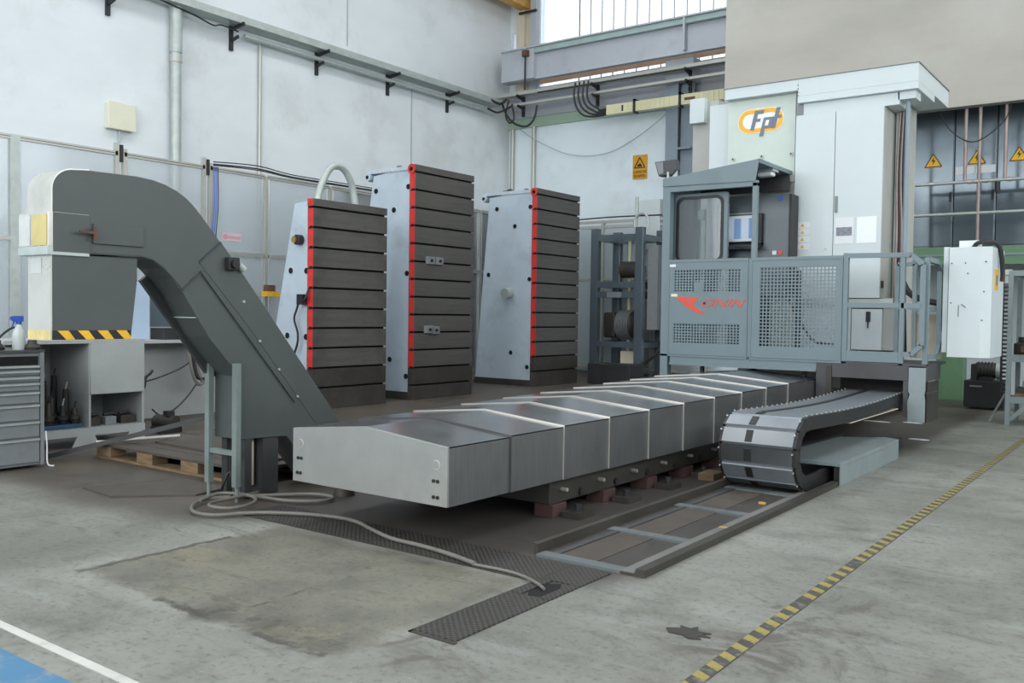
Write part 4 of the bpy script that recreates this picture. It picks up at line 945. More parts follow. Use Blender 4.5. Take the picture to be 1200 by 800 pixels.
# double-door cabinet
B(-3.228, -2.372, 9.22, 9.68, 1.35, 3.20).build('cabinet_body', 'cab_side', mc, bevel=0.003)  # body greyer than its doors: shade on the side put into the colour
d1 = B(-3.228, -2.833, 9.20, 9.22, 1.352, 3.20).build('cabinet_door', 'white_cab', mc, bevel=0.002); d2 = B(-2.827, -2.374, 9.20, 9.22, 1.352, 3.20).build('cabinet_door', 'white_cab', mc, bevel=0.002)
B(-2.815, -2.79, 9.185, 9.2, 2.20, 2.36).build('door_handle', 'tool_grey', d2, bevel=0.003); MB().cyl((-2.90, 9.2, 1.84), (-2.90, 9.19, 1.84), 0.012, 10).build('lock', 'galv', d1)
B(-2.372, -2.36, 9.24, 9.3, 1.45, 1.52).build('side_latch', 'dark', mc)
pa = B(-2.812, -2.628, 9.196, 9.199, 1.886, 2.146).build('notice_sheet', 'paper', d2); B(-2.798, -2.645, 9.1945, 9.196, 1.965, 2.05).build('printed_photo', 'print_grey', pa)
B(-2.60, -2.414, 9.196, 9.199, 1.887, 2.144).build('plastic_sleeve', 'tarp', d2)
for i in range(4):
    z = 2.058-0.072*i; s_ = B(-3.222, -3.062, 9.197, 9.199, z, z+0.062).build('warning_sticker', 'paper', d1)
    MB().prism([(-3.155, z+0.015), (-3.115, z+0.015), (-3.135, z+0.05)], 'y', 9.1955, 9.197).build('sticker_triangle', 'stripe_yellow', s_)
B(-2.64, -2.352, 9.24, 9.6, 0.845, 1.245).build('lower_panel', 'white_cab', mc); B(-2.352, -2.25, 9.28, 9.6, 0.845, 1.35).build('lower_side', 'cab_side', mc)
B(-3.2, -2.25, 9.215, 9.6, 1.285, 1.345).build('base_strip', 'galv', mc); B(-3.15, -2.65, 9.25, 9.6, 0.765, 1.28).build('lower_panel', 'white_cab', mc)
q = MB(); q.box(-2.50, -2.46, 9.225, 9.24, 1.12, 1.22).box(-2.485, -2.475, 9.22, 9.235, 1.06, 1.12); q.build('valve', 'dark', mc)
B(-3.17, -2.245, 9.25, 9.66, 3.205, 3.325).build('light_strip', 'white_cab', mc, bevel=0.003); B(-3.228, -3.17, 9.25, 9.6, 3.205, 3.325).build('strip_end', 'tool_grey', mc)
# overhanging duct
td = MB(); td.box(-3.215, -2.07, 9.195, 10.55, 3.395, 3.567).box(-3.215, -2.07, 9.195, 9.9, 3.325, 3.395).box(-4.0, -3.215, 9.195, 10.55, 3.455, 3.567)
td.build('top_duct', 'white_cab', mc, bevel=0.003); B(-4.01, -2.06, 9.185, 10.56, 3.567, 3.573).build('duct_cap', 'tool_grey', mc)
B(-2.26, -2.10, 9.25, 9.45, 3.25, 3.325).build('duct_outlet', 'white_cab', mc); MB().cyl((-2.185, 9.33, 0.75), (-2.185, 9.33, 3.25), 0.022, 12).build('drain_pipe', 'col_steel', mc)
for i in range(4): MB().cyl((-3.213, 9.196, 3.40+0.035*i), (-3.213, 9.19, 3.40+0.035*i), 0.006, 6).build('rivet', 'dark', mc)
B(-2.36, -2.24, 9.62, 9.68, 0.8, 3.25).build('cable_cover', 'galv', mc)
for k_, dx in enumerate((-0.08, -0.05, -0.02, 0.01)):
    MB().tube([(-2.27+dx*0.5, 9.58, 3.2), (-2.28+dx*0.6, 9.57, 2.6), (-2.25+dx*0.8, 9.56, 2.0), (-2.24+dx, 9.55, 1.5), (-2.2+dx, 9.5, 0.8)], 0.016, 6).build('cable', 'rubber' if k_ % 2 else 'copper', mc)
# black conduits behind the rail
q = MB(); q.tube([(-2.2, 9.3, 1.55), (-2.1, 9.2, 1.40), (-1.95, 9.15, 1.33), (-1.8, 9.12, 1.3)], 0.03, 8); q.build('conduit', 'rubber', mc)
B(-2.2, -1.80, 9.15, 9.22, 1.25, 1.31).build('cross_tube', 'galv', mc); B(-2.1, -1.84, 9.3, 9.4, 0.78, 1.2).build('tank', 'pale_col', mc)

# ================================================================== pendant control box at the right
pb = thing('pendant_box', (-1.53, 9.1, 0.82), 'tall white pendant box hanging at the right end of the platform', 'control box')
MB().prism([(-1.70, 8.88), (-1.682, 8.80), (-1.423, 8.80), (-1.343, 8.83), (-1.343, 9.46), (-1.70, 9.46)], 'z', 0.82, 1.79).build('body', 'white_cab', pb, bevel=0.003)
B(-1.74, -1.70, 8.87, 9.0, 0.86, 1.80).build('hinge_flange', 'white_cab', pb)
B(-1.343, -1.338, 8.95, 9.12, 1.42, 1.60).build('side_plate', 'stripe_yellow', pb); B(-1.338, -1.334, 9.0, 9.07, 1.46, 1.55).build('side_socket', 'tool_grey', pb)
for (x, z) in ((-1.66, 1.65), (-1.55, 1.65), (-1.53, 1.56), (-1.39, 1.66), (-1.40, 1.40), (-1.66, 1.30), (-1.41, 1.15)): MB().cyl((x, 8.81 if x < -1.42 else 8.815, z), (x, 8.795 if x < -1.42 else 8.80, z), 0.006, 8).build('screw', 'dark', pb)
B(-1.60, -1.595, 8.797, 8.80, 1.18, 1.28).build('slot', 'dark', pb); MB().obox((-1.575, 8.798, 1.29), (-1.54, 8.798, 1.26), 0.004, 0.01).build('latch', 'tool_grey', pb)
MB().tube([(-1.55, 9.1, 1.78), (-1.5, 9.05, 1.84), (-1.4, 9.05, 1.85), (-1.33, 9.1, 1.80), (-1.31, 9.15, 1.6), (-1.31, 9.15, 1.5)], 0.02, 8).build('cable', 'rubber', pb)
B(-1.66, -1.48, 9.1, 9.14, 1.79, 1.87).build('top_bracket', 'paper', pb); B(-1.755, -1.70, 8.9, 9.0, 0.95, 1.05).build('mount_arm', 'cabin', pb); B(-1.755, -1.70, 8.9, 9.0, 1.55, 1.6).build('mount_arm', 'cabin', pb)
# ================================================================== mezzanine with switchgear
mz = thing('mezzanine', (-1.0, 14.4, 0), 'green mezzanine edge beam and column carrying the switchgear at the right rear', 'mezzanine')
B(-3.9, 4.0, 14.2, 14.32, 1.93, 2.19).build('edge_beam', 'green', mz, bevel=0.004); B(-3.9, 4.0, 14.19, 14.34, 2.06, 2.085).build('beam_flange', 'col_steel', mz)
B(-3.9, 4.0, 14.3, 15.9, 2.15, 2.19).build('deck', 'cabin_dark', mz)
B(-2.86, -2.50, 14.22, 14.5, 0, 1.93).build('green_column', 'green', mz, bevel=0.004)
B(2.9, 3.2, 14.22, 14.5, 0, 1.93).build('green_column', 'green', mz)
hr = thing('pipe_railing', (-2.4, 14.2, 2.19), 'galvanised pipe railing with brown uprights in front of the dark switchgear', 'railing')
for z in (3.10, 2.655): MB().cyl((-3.25, 14.2, z), (1.5, 14.2, z), 0.024, 10).build('rail', 'galv', hr)
for (x, z0, z1) in ((-3.24, 2.19, 4.2), (-2.545, 3.1, 4.2), (-2.365, 2.19, 4.2), (-2.04, 3.1, 4.2), (-0.8, 2.19, 4.2)):
    MB().cyl((x, 14.2, z0), (x, 14.2, z1), 0.024, 10).build('upright', 'copper', hr)
for x in (-3.0, -2.5, -2.42, -2.3, -2.0): MB().cyl((x, 14.2, 3.1), (x+0.05, 14.2, 3.1), 0.032, 10).build('coupling', 'steel_edge', hr)
MB().cyl((-2.13, 14.21, 2.95), (-2.13, 14.21, 3.08), 0.035, 8).build('lock', 'dark', hr)
sx = [-3.93, -3.375, -2.80, -2.235, -1.67, -1.10, -0.5]
names = ['first dark switchgear cabinet, partly behind the white machine column', 'dark switchgear cabinet with a lone warning triangle next to the machine column',
         'dark switchgear cabinet with a warning triangle above two small white plates', 'dark switchgear cabinet with its triangle cut off by the right picture edge',
         'dark switchgear cabinet beyond the right picture edge', 'last dark switchgear cabinet far right on the mezzanine']
for i in range(6):
    x0, x1 = sx[i]+0.004, sx[i+1]-0.004
    c_ = thing('switchgear_cabinet', ((x0+x1)/2, 15.1, 2.19), names[i], 'switch cabinet', 'switchgear cabinets on the mezzanine')
    B(x0, x1, 14.82, 15.5, 2.19, 4.6).build('body', 'switch_dark', c_, bevel=0.006); d_ = B(x0+0.012, x1-0.012, 14.80, 14.82, 2.25, 4.55).build('door', 'switch_dark', c_, bevel=0.004)
    cx = (x0+x1)/2+(0.02 if i == 2 else 0.0); zc = 3.52
    MB().prism([(cx-0.13, zc-0.09), (cx+0.13, zc-0.09), (cx, zc+0.13)], 'y', 14.796, 14.80).build('warning_triangle', 'yellow', d_)
    tri_frame(cx, zc+0.018, 0.235, 0.195, 14.792, 14.796, 0.013).build('triangle_border', 'black', d_)
    MB().prism([(cx+0.012, zc+0.075), (cx-0.03, zc+0.0), (cx, zc+0.005), (cx-0.015, zc-0.055), (cx+0.032, zc+0.02), (cx+0.002, zc+0.015)], 'y', 14.793, 14.796).build('bolt_symbol', 'black', d_)
    if i == 2:
        for dx in (-0.15, 0.13): B(cx+dx-0.13, cx+dx+0.12, 14.795, 14.80, 3.30, 3.41).build('name_plate', 'paper', d_)
    B(x1-0.05, x1-0.02, 14.78, 14.80, 2.9, 3.05).build('handle', 'black', d_)
tag(MB().tube([(-2.9, 14.16, 4.14), (-2.75, 14.17, 3.85), (-2.5, 14.17, 3.66), (-2.3, 14.17, 3.70), (-2.05, 14.17, 3.92), (-1.98, 14.16, 4.14)], 0.008, 6).build('hanging_wire', 'dark', None, origin=(-2.4, 14.5, 3.6)), 'thin wire sagging in front of the switchgear doors', 'wire')

# ------------------------------------------------------------------ right rear corner
bx = thing('pump_unit', (-2.05, 13.2, 0), 'dark tank with a greasy pump motor on top beside the green column', 'pump')
B(-2.27, -1.80, 13.0, 13.45, 0.03, 0.37).build('tank', 'dark', bx, bevel=0.008)
MB().cyl((-2.16, 13.2, 0.5), (-1.92, 13.2, 0.5), 0.10, 18).build('motor', 'greasy', bx); MB().cyl((-1.92, 13.2, 0.5), (-1.86, 13.2, 0.5), 0.115, 18).build('flange', 'galv', bx)
for i in range(5): MB().cyl((-2.14+0.04*i, 13.2, 0.5), (-2.13+0.04*i, 13.2, 0.5), 0.112, 18).build('cooling_fin', 'dark', bx)
B(-2.2, -2.13, 13.05, 13.35, 0.37, 0.58).build('valve_block', 'dark', bx); B(-2.1, -1.95, 13.1, 13.3, 0.37, 0.42).build('motor_foot', 'dark', bx)
B(-2.2, -2.06, 12.992, 13.0, 0.29, 0.31).build('rating_plate', 'tool_grey', bx)
sh = thing('tool_shelf', (-1.1, 11.5, 0), 'grey steel shelf with braced posts and greasy parts at the right edge', 'shelf')
q = MB(); q.box(-1.552, -1.505, 11.28, 11.33, 0, 1.70); q.build('post', 'plinth', sh); inst(sh.children[0], (0, 0.7, 0), sh); inst(sh.children[0], (1.1, 0, 0), sh); inst(sh.children[0], (1.1, 0.7, 0), sh)
for z0, z1 in ((0.245, 0.315), (0.70, 0.775), (1.64, 1.70)): B(-1.505, -0.45, 11.29, 12.0, z0, z1).build('shelf_board', 'plinth', sh)
MB().obox((-1.505, 11.3, 0.06), (-1.32, 11.3, 0.25), 0.02, 0.045).build('brace', 'plinth', sh)
MB().obox((-0.45, 11.3, 0.06), (-0.62, 11.3, 0.25), 0.02, 0.045).build('brace', 'plinth', sh)
def part_tool(name, c, kind, label, grp, m1='greasy', m2='rust', s=1.0):
    t = thing(name, c, label, 'tool', grp); x, y, z = c
    if kind == 0:
        MB().lathe(c, [(0.05*s, 0), (0.05*s, 0.03*s), (0.07*s, 0.03*s), (0.07*s, 0.06*s), (0.03*s, 0.07*s), (0.022*s, 0.22*s)], 12).build('holder', m1, t); MB().cyl((x, y, z+0.2*s), (x, y, z+0.3*s), 0.012*s, 8).build('bit', m2, t)
    elif kind == 1:
        MB().lathe(c, [(0.08*s, 0), (0.08*s, 0.08*s), (0.05*s, 0.09*s), (0.05*s, 0.13*s)], 14).build('hub', m1, t); MB().box(x-0.02*s, x+0.02*s, y-0.11*s, y+0.11*s, z+0.02*s, z+0.06*s).build('jaw', m2, t)
    else:
        MB().box(x-0.06*s, x+0.06*s, y-0.08*s, y+0.08*s, z, z+0.07*s).build('block', m1, t, bevel=0.004); MB().cyl((x, y, z+0.07*s), (x, y, z+0.12*s), 0.025*s, 8).build('screw', m2, t)
    return t
random.seed(11)
for i in range(4): part_tool('tool_holder', (-1.40+0.21*i, 11.55+0.05*(i % 2), 0.775), (1, 0, 0, 2)[i], ['dark hub nearest the post on the upper right shelf', 'upright rusty tool holder next to the hub on the upper right shelf', 'second upright holder on the upper right shelf', 'small block at the far end of the upper right shelf'][i], 'parts on the right shelf', 'greasy', 'rust', 1.5)
for i in range(4): part_tool('tool_holder', (-1.38+0.2*i, 11.5, 0.315), (2, 1, 1, 0)[i], ['greasy block nearest the post on the lower right shelf', 'hub beside the block on the lower right shelf', 'second hub on the lower right shelf', 'upright holder on the lower right shelf'][i], 'parts on the right shelf', 'greasy', 'galv', 1.4)
tag(B(-1.47, -1.3, 11.35, 11.45, 0.315, 0.35).build('wooden_offcut', 'wood', None, bevel=0.003, origin=(-1.4, 11.4, 0.315)), 'pale wooden offcut at the front of the lower right shelf', 'wood block')
# hanging link chain
hc = thing('hanging_cable_chain', (-1.6, 11.52, 0.34), 'black perforated cable chain hanging beside the right shelf post', 'cable chain')
l0 = ringprism([(-1.645, 0.34), (-1.56, 0.34), (-1.56, 0.385), (-1.645, 0.385)], [(-1.625, 0.350), (-1.58, 0.350), (-1.58, 0.375), (-1.625, 0.375)], 11.5, 11.54).build('link', 'black', hc)
for i in range(1, 27): inst(l0, (0.002*math.sin(i*0.4), 0, 0.0455*i), hc)
B(-1.62, -1.585, 11.50, 11.54, 1.56, 1.72).build('hanger', 'galv', hc); B(-1.62, -1.545, 11.47, 11.54, 1.66, 1.72).build('hook', 'galv', hc)
tag(MB().cyl((-1.75, 11.6, 0.0), (-1.585, 11.52, 0.33), 0.012, 8).build('leaning_rod', 'galv', None, origin=(-1.75, 11.6, 0)), 'pale rod leaning against the hanging cable chain', 'rod')
for k_, (x, y, a, l) in enumerate(((-2.38, 10.75, 0.3, 0.10), (-2.72, 10.6, 0.1, 0.14), (-2.0, 9.3, -0.2, 0.09))):
    tag(MB().prism([(x-l, y-0.02), (x+l*0.3, y-0.035), (x+l, y+0.01), (x+l*0.2, y+0.04), (x-l*0.7, y+0.03)], 'z', 0, 0.006).build('paper_scrap', 'paper', None, origin=(x, y, 0)),
        ['torn white scrap on the floor beneath the platform kick plate', 'white scrap on the floor behind the cable chain', 'small white scrap on the floor below the pendant box'][k_], 'scrap')

# ================================================================== pump rack between towers and cabin
rk = thing('pump_rack', (-8.25, 14.8, 0), 'dark blue-grey steel frame rack holding a pump motor behind the way cover', 'rack')
for (x, y) in ((-8.72, 14.4), (-7.80, 14.4), (-8.72, 15.2), (-7.80, 15.2)):
    B(x-0.075, x+0.075, y-0.06, y+0.06, 0, 2.72).build('post', 'switch_dark', rk, bevel=0.004)
for z in (2.55, 1.70, 1.52, 0.62):
    for y in (14.4, 15.2): B(-8.645, -7.875, y-0.04, y+0.04, z-0.055, z+0.055).build('cross_beam', 'switch_dark', rk)
    for x in (-8.72, -7.80): B(x-0.04, x+0.04, 14.46, 15.14, z-0.05, z+0.05).build('side_beam', 'switch_dark', rk)
B(-8.45, -8.15, 14.352, 14.36, 1.47, 1.57).build('name_plate', 'tool_grey', rk)
for z in (1.66, 0.58):
    for s_ in (-1, 1):
        x = -8.26+s_*0.385; MB().prism([(x, z), (x-s_*0.10, z), (x, z+0.14)], 'y', 14.39, 14.41).build('gusset', 'switch_dark', rk)
MB().tube([(-7.92, 14.4, 2.72), (-7.92, 14.4, 2.85), (-7.84, 14.4, 2.95), (-7.72, 14.4, 2.95), (-7.66, 14.4, 2.85), (-7.66, 14.4, 2.70)], 0.025, 8).build('lifting_eye', 'galv', rk)
MB().cyl((-8.05, 14.7, 0.1), (-8.05, 14.7, 3.3), 0.03, 10).build('vertical_pipe', 'galv', rk); MB().cyl((-8.18, 14.7, 0.1), (-8.18, 14.7, 2.5), 0.03, 10).build('vertical_pipe', 'busbar', rk)
MB().cyl((-8.28, 14.62, 1.98), (-7.88, 14.62, 1.98), 0.15, 18).build('accumulator', 'greasy', rk)
mt = MB().lathe((-8.35, 14.62, 0.98), [(0.10, 0), (0.24, 0.04), (0.25, 0.34), (0.2, 0.4), (0.09, 0.44)], 20, 'x').build('motor', 'greasy', rk)
for i in range(9): MB().lathe((-8.28+0.03*i, 14.62, 0.98), [(0.25, 0), (0.27, 0), (0.27, 0.01), (0.25, 0.01)], 20, 'x').build('cooling_fin', 'tool_grey', mt)
B(-8.6, -8.36, 14.5, 14.75, 0.74, 1.2).build('gearbox', 'greasy', rk, bevel=0.03); B(-7.7, -7.5, 14.5, 14.8, 0.9, 2.4).build('side_panel', 'tool_grey', rk); B(-7.5, -7.15, 14.6, 15.1, 0.7, 1.35).build('hydraulic_block', 'switch_dark', rk); B(-7.5, -7.2, 14.7, 15.1, 1.5, 2.5).build('hydraulic_block', 'switch_dark', rk)
MB().tube([(-7.3, 14.5, 0.8), (-7.45, 14.45, 0.5), (-7.7, 14.45, 0.3), (-7.9, 14.5, 0.1)], 0.03, 8).build('hose', 'rubber', rk)
B(-8.2, -7.9, 14.45, 14.75, 0.0, 0.5).build('base_block', 'pale_col', rk)

# ================================================================== aluminium safety fence
FX = -10.3
fe = thing('safety_fence', (FX, 8.0, 0), 'aluminium profile fence with clear plastic panels in front of the left wall', 'fence')
ys = [3.55, 4.79, 6.02, 7.22, 8.17, 9.35, 10.55, 11.75, 12.95, 14.15, 15.3]
def post(y, h, w=0.05, d=0.05, nm='post', m='alu'): return B(FX-d/2, FX+d/2, y-w/2, y+w/2, 0, h).build(nm, m, fe)
for i, y in enumerate(ys):
    if i in (2, 3):
        post(y-0.05, 3.12); post(y+0.05, 3.06)
        B(FX-0.035, FX+0.035, y-0.02, y+0.02, 2.9, 3.10).build('corner_block', 'dark', fe)
    elif i == 1: post(y, 3.02, 0.10, 0.06, 'post', 'galv'); 
    else: post(y, 3.0)
for i in range(len(ys)-1):
    a, b = ys[i]+0.07, ys[i+1]-0.07
    for z in (2.995, 1.90, 0.12): B(FX-0.025, FX+0.025, a-0.03, b+0.03, z-0.025, z+0.025).build('rail', 'alu', fe)
    B(FX+0.0255, FX+0.027, a-0.03, b+0.03, 2.992, 2.998).build('rail_groove', 'dark', fe)
    B(FX-0.004, FX+0.004, a, b, 1.93, 2.965).build('clear_panel', 'plexi', fe); B(FX-0.004, FX+0.004, a, b, 0.15, 1.87).build('clear_panel', 'plexi', fe)
B(FX+0.004, FX+0.007, 7.455, 7.755, 2.07, 2.175).build('pink_sticker', mat('sticker_pale', (214, 190, 196), 0.6), fe); MB().cyl((FX+0.007, 7.505, 2.122), (FX+0.009, 7.505, 2.122), 0.036, 14).build('sticker_symbol', 'pink', fe)
text('sticker_text', 'vietato', 0.075, (FX+0.009, 7.645, 2.122), '+x', 'pink', fe)
for dz, rr in ((0.05, 0.010), (0.08, 0.008), (0.035, 0.008)): MB().tube([(FX+0.03, 7.3, 3.0+dz), (FX+0.03, 8.0, 3.02+dz*1.3), (FX+0.03, 8.6, 3.0+dz), (FX+0.03, 9.6, 3.0+dz), (FX+0.03, 12.0, 3.0+dz)], rr, 6).build('cable', 'rubber', fe)
for k_, (m_, dy) in enumerate((('blue_plastic', 0.0), ('blue_plastic', 0.03), ('rubber', 0.06))): MB().tube([(FX+0.04, 7.30+dy, 3.02), (FX+0.05, 7.30+dy, 2.5), (FX+0.05, 7.26+dy, 2.0), (FX+0.05, 7.26+dy, 1.2)], 0.007, 6).build('drop_cable', m_, fe)
B(FX+0.025, FX+0.13, 8.12, 8.24, 1.41, 1.50).build('door_sensor', 'rust', fe); B(FX+0.03, FX+0.16, 8.08, 8.30, 1.34, 1.41).build('sensor_base', 'stripe_yellow', fe)
BY = 15.45
fb = thing('safety_fence', (-8.5, BY, 0), 'aluminium fence section along the back wall behind the far tower and rack', 'fence')
for x in (-10.25, -9.2, -8.1, -7.0): B(x-0.03, x+0.03, BY-0.03, BY+0.03, 0, 3.0).build('post', 'alu', fb)
for x0, x1 in ((-10.22, -9.23), (-9.17, -8.13), (-8.07, -7.03)):
    for z in (2.97, 2.87, 1.85, 0.12): B(x0, x1, BY-0.025, BY+0.025, z-0.025, z+0.025).build('rail', 'alu', fb)
    B(x0, x1, BY-0.004, BY+0.004, 0.15, 2.84).build('clear_panel', 'plexi', fb)
MB().tube([(-10.2, BY-0.05, 3.02), (-9.0, BY-0.05, 3.05), (-7.5, BY-0.05, 3.03)], 0.014, 6).build('cable', 'rubber', fb)

# ================================================================== left benches and tool cabinet
tc = thing('tool_cabinet', (-6.85, 2.85, 0), 'grey drawer cabinet with a slatted front at the left picture edge', 'tool cabinet')
B(-7.15, -6.59, 2.40, 3.262, 0.02, 0.825).build('carcass', 'tool_grey', tc, bevel=0.004)
B(-7.16, -6.575, 2.39, 3.268, 0.825, 0.842).build('top', 'cabin_dark', tc); B(-6.60, -6.572, 3.235, 3.262, 0.02, 0.825).build('edge_post', 'tool_grey', tc)
zs_ = [0.765, 0.735, 0.70, 0.655, 0.61, 0.545, 0.455, 0.334, 0.213, 0.03]
B(-6.592, -6.585, 2.43, 3.225, 0.735, 0.80).build('open_slot', 'hole', tc)
for a, b in zip(zs_[1:-1], zs_[2:]):
    d_ = B(-6.59, -6.574, 2.43, 3.228, b+0.012, a).build('drawer', 'tool_grey', tc, bevel=0.003); B(-6.576, -6.562, 2.43, 3.228, a-0.016, a-0.004).build('handle_strip', 'galv', d_)
sb = thing('spray_bottle', (-6.70, 3.145, 0.842), 'cloudy spray bottle with a blue trigger head on the drawer cabinet', 'spray bottle')
MB().lathe((-6.70, 3.145, 0.842), [(0.040, 0), (0.043, 0.01), (0.043, 0.10), (0.038, 0.135), (0.018, 0.175), (0.014, 0.19)], 18).build('bottle', 'bottle', sb)
q = MB(); q.box(-6.715, -6.685, 3.10, 3.175, 1.045, 1.085); q.box(-6.71, -6.69, 3.085, 3.105, 1.055, 1.08); q.cyl((-6.70, 3.145, 1.025), (-6.70, 3.145, 1.05), 0.02, 10); q.obox((-6.70, 3.115, 1.05), (-6.70, 3.095, 1.0), 0.012, 0.01)
q.build('trigger_head', 'blue_plastic', sb, bevel=0.003)
random.seed(5)
for i, (x, y, l) in enumerate(((-6.72, 3.0, 'pile of greasy clamps left of the spray bottle'), (-6.84, 2.92, 'greasy clamp lying behind the pile on the drawer cabinet'), (-6.66, 3.22, 'small dark part right of the spray bottle'))):
    t_ = thing('clamp', (x, y, 0.842), l, 'clamp', 'parts on the drawer cabinet')
    MB().lathe((x, y, 0.842), [(0.05, 0), (0.055, 0.02), (0.03, 0.05), (0.03, 0.07)], 10).build('base', 'greasy', t_)
    if i < 2: MB().tube([(x, y, 0.90), (x-0.02, y+0.05, 0.95), (x, y+0.11, 1.0), (x, y+0.14, 0.99)], 0.008, 6).build('arm', 'dark', t_); B(x-0.05, x+0.05, y-0.1, y+0.0, 0.86, 0.94).build('jaw', 'greasy', t_, bevel=0.01)
MB().tube([(-6.565, 3.27, 0.26), (-6.56, 3.275, 0.15), (-6.555, 3.275, 0.03), (-6.54, 3.295, 0.008), (-6.53, 3.31, 0.008)], 0.005, 6).build('cord', 'paper', tc, label='white cord hanging at the corner')

wbn = thing('open_bench', (-7.6, 4.0, 0), 'white open bench cabinet with one closed door under the conveyor hood', 'bench')
q = MB(); q.box(-7.95, -7.28, 3.30, 4.49, 0.855, 0.885); q.build('worktop', 'bench', wbn)
q = MB(); q.box(-7.95, -7.93, 3.30, 4.48, 0.15, 0.855); q.build('back_panel', 'bench', wbn)
for y in (3.30, 3.985, 4.465): B(-7.93, -7.29, y, y+0.018, 0.15, 0.855).build('side_panel', 'bench', wbn)
B(-7.95, -7.28, 3.30, 4.485, 0.13, 0.155).build('floor_board', 'bench', wbn); B(-7.29, -7.275, 3.28, 4.485, 0.09, 0.155).build('plinth_front', 'bench', wbn)
B(-7.93, -7.30, 4.0, 4.465, 0.425, 0.44).build('shelf', 'bench', wbn)
d_ = B(-7.292, -7.274, 3.995, 4.478, 0.43, 0.853).build('door', 'bench', wbn, bevel=0.003)
for y0, y1 in ((3.30, 3.5), (3.86, 4.05), (4.32, 4.48)): MB().prism([(y0-0.02, 0.0), (y1+0.02, 0.0), (y1-0.02, 0.09), (y0+0.02, 0.09)], 'x', -7.29, -7.275).build('foot', 'bench', wbn)
for y in (3.4, 4.4): B(-7.9, -7.8, y-0.05, y+0.05, 0, 0.13).build('rear_foot', 'bench', wbn)
tb = tag(B(-7.85, -7.32, 3.36, 3.95, 0.155, 0.19).build('blue_tool_rack', 'blue_bin', None, bevel=0.006, origin=(-7.6, 3.65, 0.155)), 'flat blue tool rack in the open bay of the white bench', 'tool rack')
random.seed(21); k_ = 0
rows = ['front row', 'second row', 'rear row']; cols = ['leftmost', 'second', 'third', 'fourth', 'rightmost']
for r_ in range(3):
    for c2 in range(5):
        x = -7.40-0.16*r_; y = 3.50+0.105*c2+random.uniform(-0.01, 0.01); z = 0.19
        t_ = thing('tool_holder', (x, y, z), '%s dark tool holder in the %s of the blue rack' % (cols[c2], rows[r_]), 'tool holder', 'tool holders in the blue rack')
        hgt = 0.13+0.10*r_+random.uniform(-0.03, 0.07)
        MB().lathe((x, y, z), [(0.028, 0), (0.036, 0.03), (0.046, 0.035), (0.046, 0.06), (0.028, 0.07), (0.022, hgt)], 10).build('holder', 'greasy' if (c2+r_) % 3 else 'dark', t_)
        MB().cyl((x, y, z+hgt), (x+0.005, y+0.01, z+hgt+0.06), 0.007, 6).build('bit', 'galv' if (c2+r_) % 2 else 'dark', t_)
tag(MB().prism([(3.5, 0.30), (3.85, 0.32), (3.82, 0.58), (3.55, 0.60)], 'x', -7.90, -7.86).build('carton', 'pale_col', None, origin=(-7.88, 3.68, 0.3)), 'pale carton standing at the back of the blue tool rack', 'carton')
for i in range(3):
    y = 4.08+0.14*i
    t_ = thing('vise_jaw', (-7.42, y, 0.155), ['small block left in the lower bay of the white bench', 'middle block in the lower bay of the white bench', 'long dark clamp right in the lower bay of the white bench'][i], 'block', 'parts in the lower bay')
    B(-7.5, -7.36, y-0.05, y+(0.05 if i < 2 else 0.09), 0.155, 0.225).build('block', 'greasy' if i != 1 else 'tool_grey', t_, bevel=0.005); MB().cyl((-7.43, y-0.03, 0.235), (-7.43, y+0.06, 0.245), 0.015, 8).build('screw', 'dark', t_)
# longer rear bench behind the incline
rb = thing('rear_bench', (-8.6, 5.6, 0), 'cream rear bench with a back panel behind the conveyor incline', 'bench')
B(-8.75, -8.35, 4.75, 6.45, 0.80, 0.83).build('worktop', 'bench', rb); B(-8.75, -8.70, 4.75, 6.45, 0.0, 0.80).build('back_panel', 'bench', rb)
for y in (4.75, 6.40): B(-8.70, -8.36, y, y+0.04, 0, 0.80).build('side_panel', 'bench', rb)
tag(B(-8.7, -8.45, 5.42, 6.2, 0.83, 0.95).build('dark_crate', 'dark', None, bevel=0.006, origin=(-8.6, 5.8, 0.83)), 'dark shallow crate on the rear bench', 'crate')
tag(B(-8.62, -8.58, 5.08, 5.34, 0.83, 1.42).build('blue_board', 'blue_tarp', None, bevel=0.003, origin=(-8.6, 5.2, 0.83)), 'pale blue board standing on the rear bench behind the hood', 'board')
tag(B(-8.74, -8.70, 5.42, 6.3, 0.96, 1.5).build('grey_backboard', 'switch_dark', None, bevel=0.003, origin=(-8.72, 5.9, 0.96)), 'dark grey board behind the crate on the rear bench', 'board')
hl = thing('hanging_cable', (-8.3, 6.0, 0.5), 'loop of grey hose hung over the rear bench edge with trailing cables', 'hose')
for k_, (dy, zb) in enumerate(((0.0, 0.36), (0.035, 0.42), (0.07, 0.38))): MB().tube([(-8.33, 5.62+dy, 0.92), (-8.31, 5.62+dy, 0.7), (-8.31, 5.67+dy, 0.46), (-8.31, 5.74+dy, zb), (-8.31, 5.82+dy, 0.42), (-8.31, 5.86+dy, 0.6), (-8.32, 5.80+dy, 0.82)], 0.018, 7).build('loop', 'hose' if k_ != 1 else 'rubber', hl)
MB().tube([(-8.32, 5.02, 0.40), (-8.31, 5.25, 0.45), (-8.31, 5.5, 0.53), (-8.32, 5.64, 0.60)], 0.008, 6).build('cable', 'rubber', hl)
MB().tube([(-8.31, 5.72, 0.38), (-8.31, 5.6, 0.24), (-8.31, 5.45, 0.12), (-8.31, 5.3, 0.07), (-8.31, 5.2, 0.14)], 0.008, 6).build('cable', 'rubber', hl)
MB().tube([(-8.33, 5.05, 0.42), (-8.30, 5.1, 0.36), (-8.30, 5.12, 0.46), (-8.30, 5.17, 0.5), (-8.31, 5.2, 0.53)], 0.016, 6).build('plug_cable', 'black', hl)

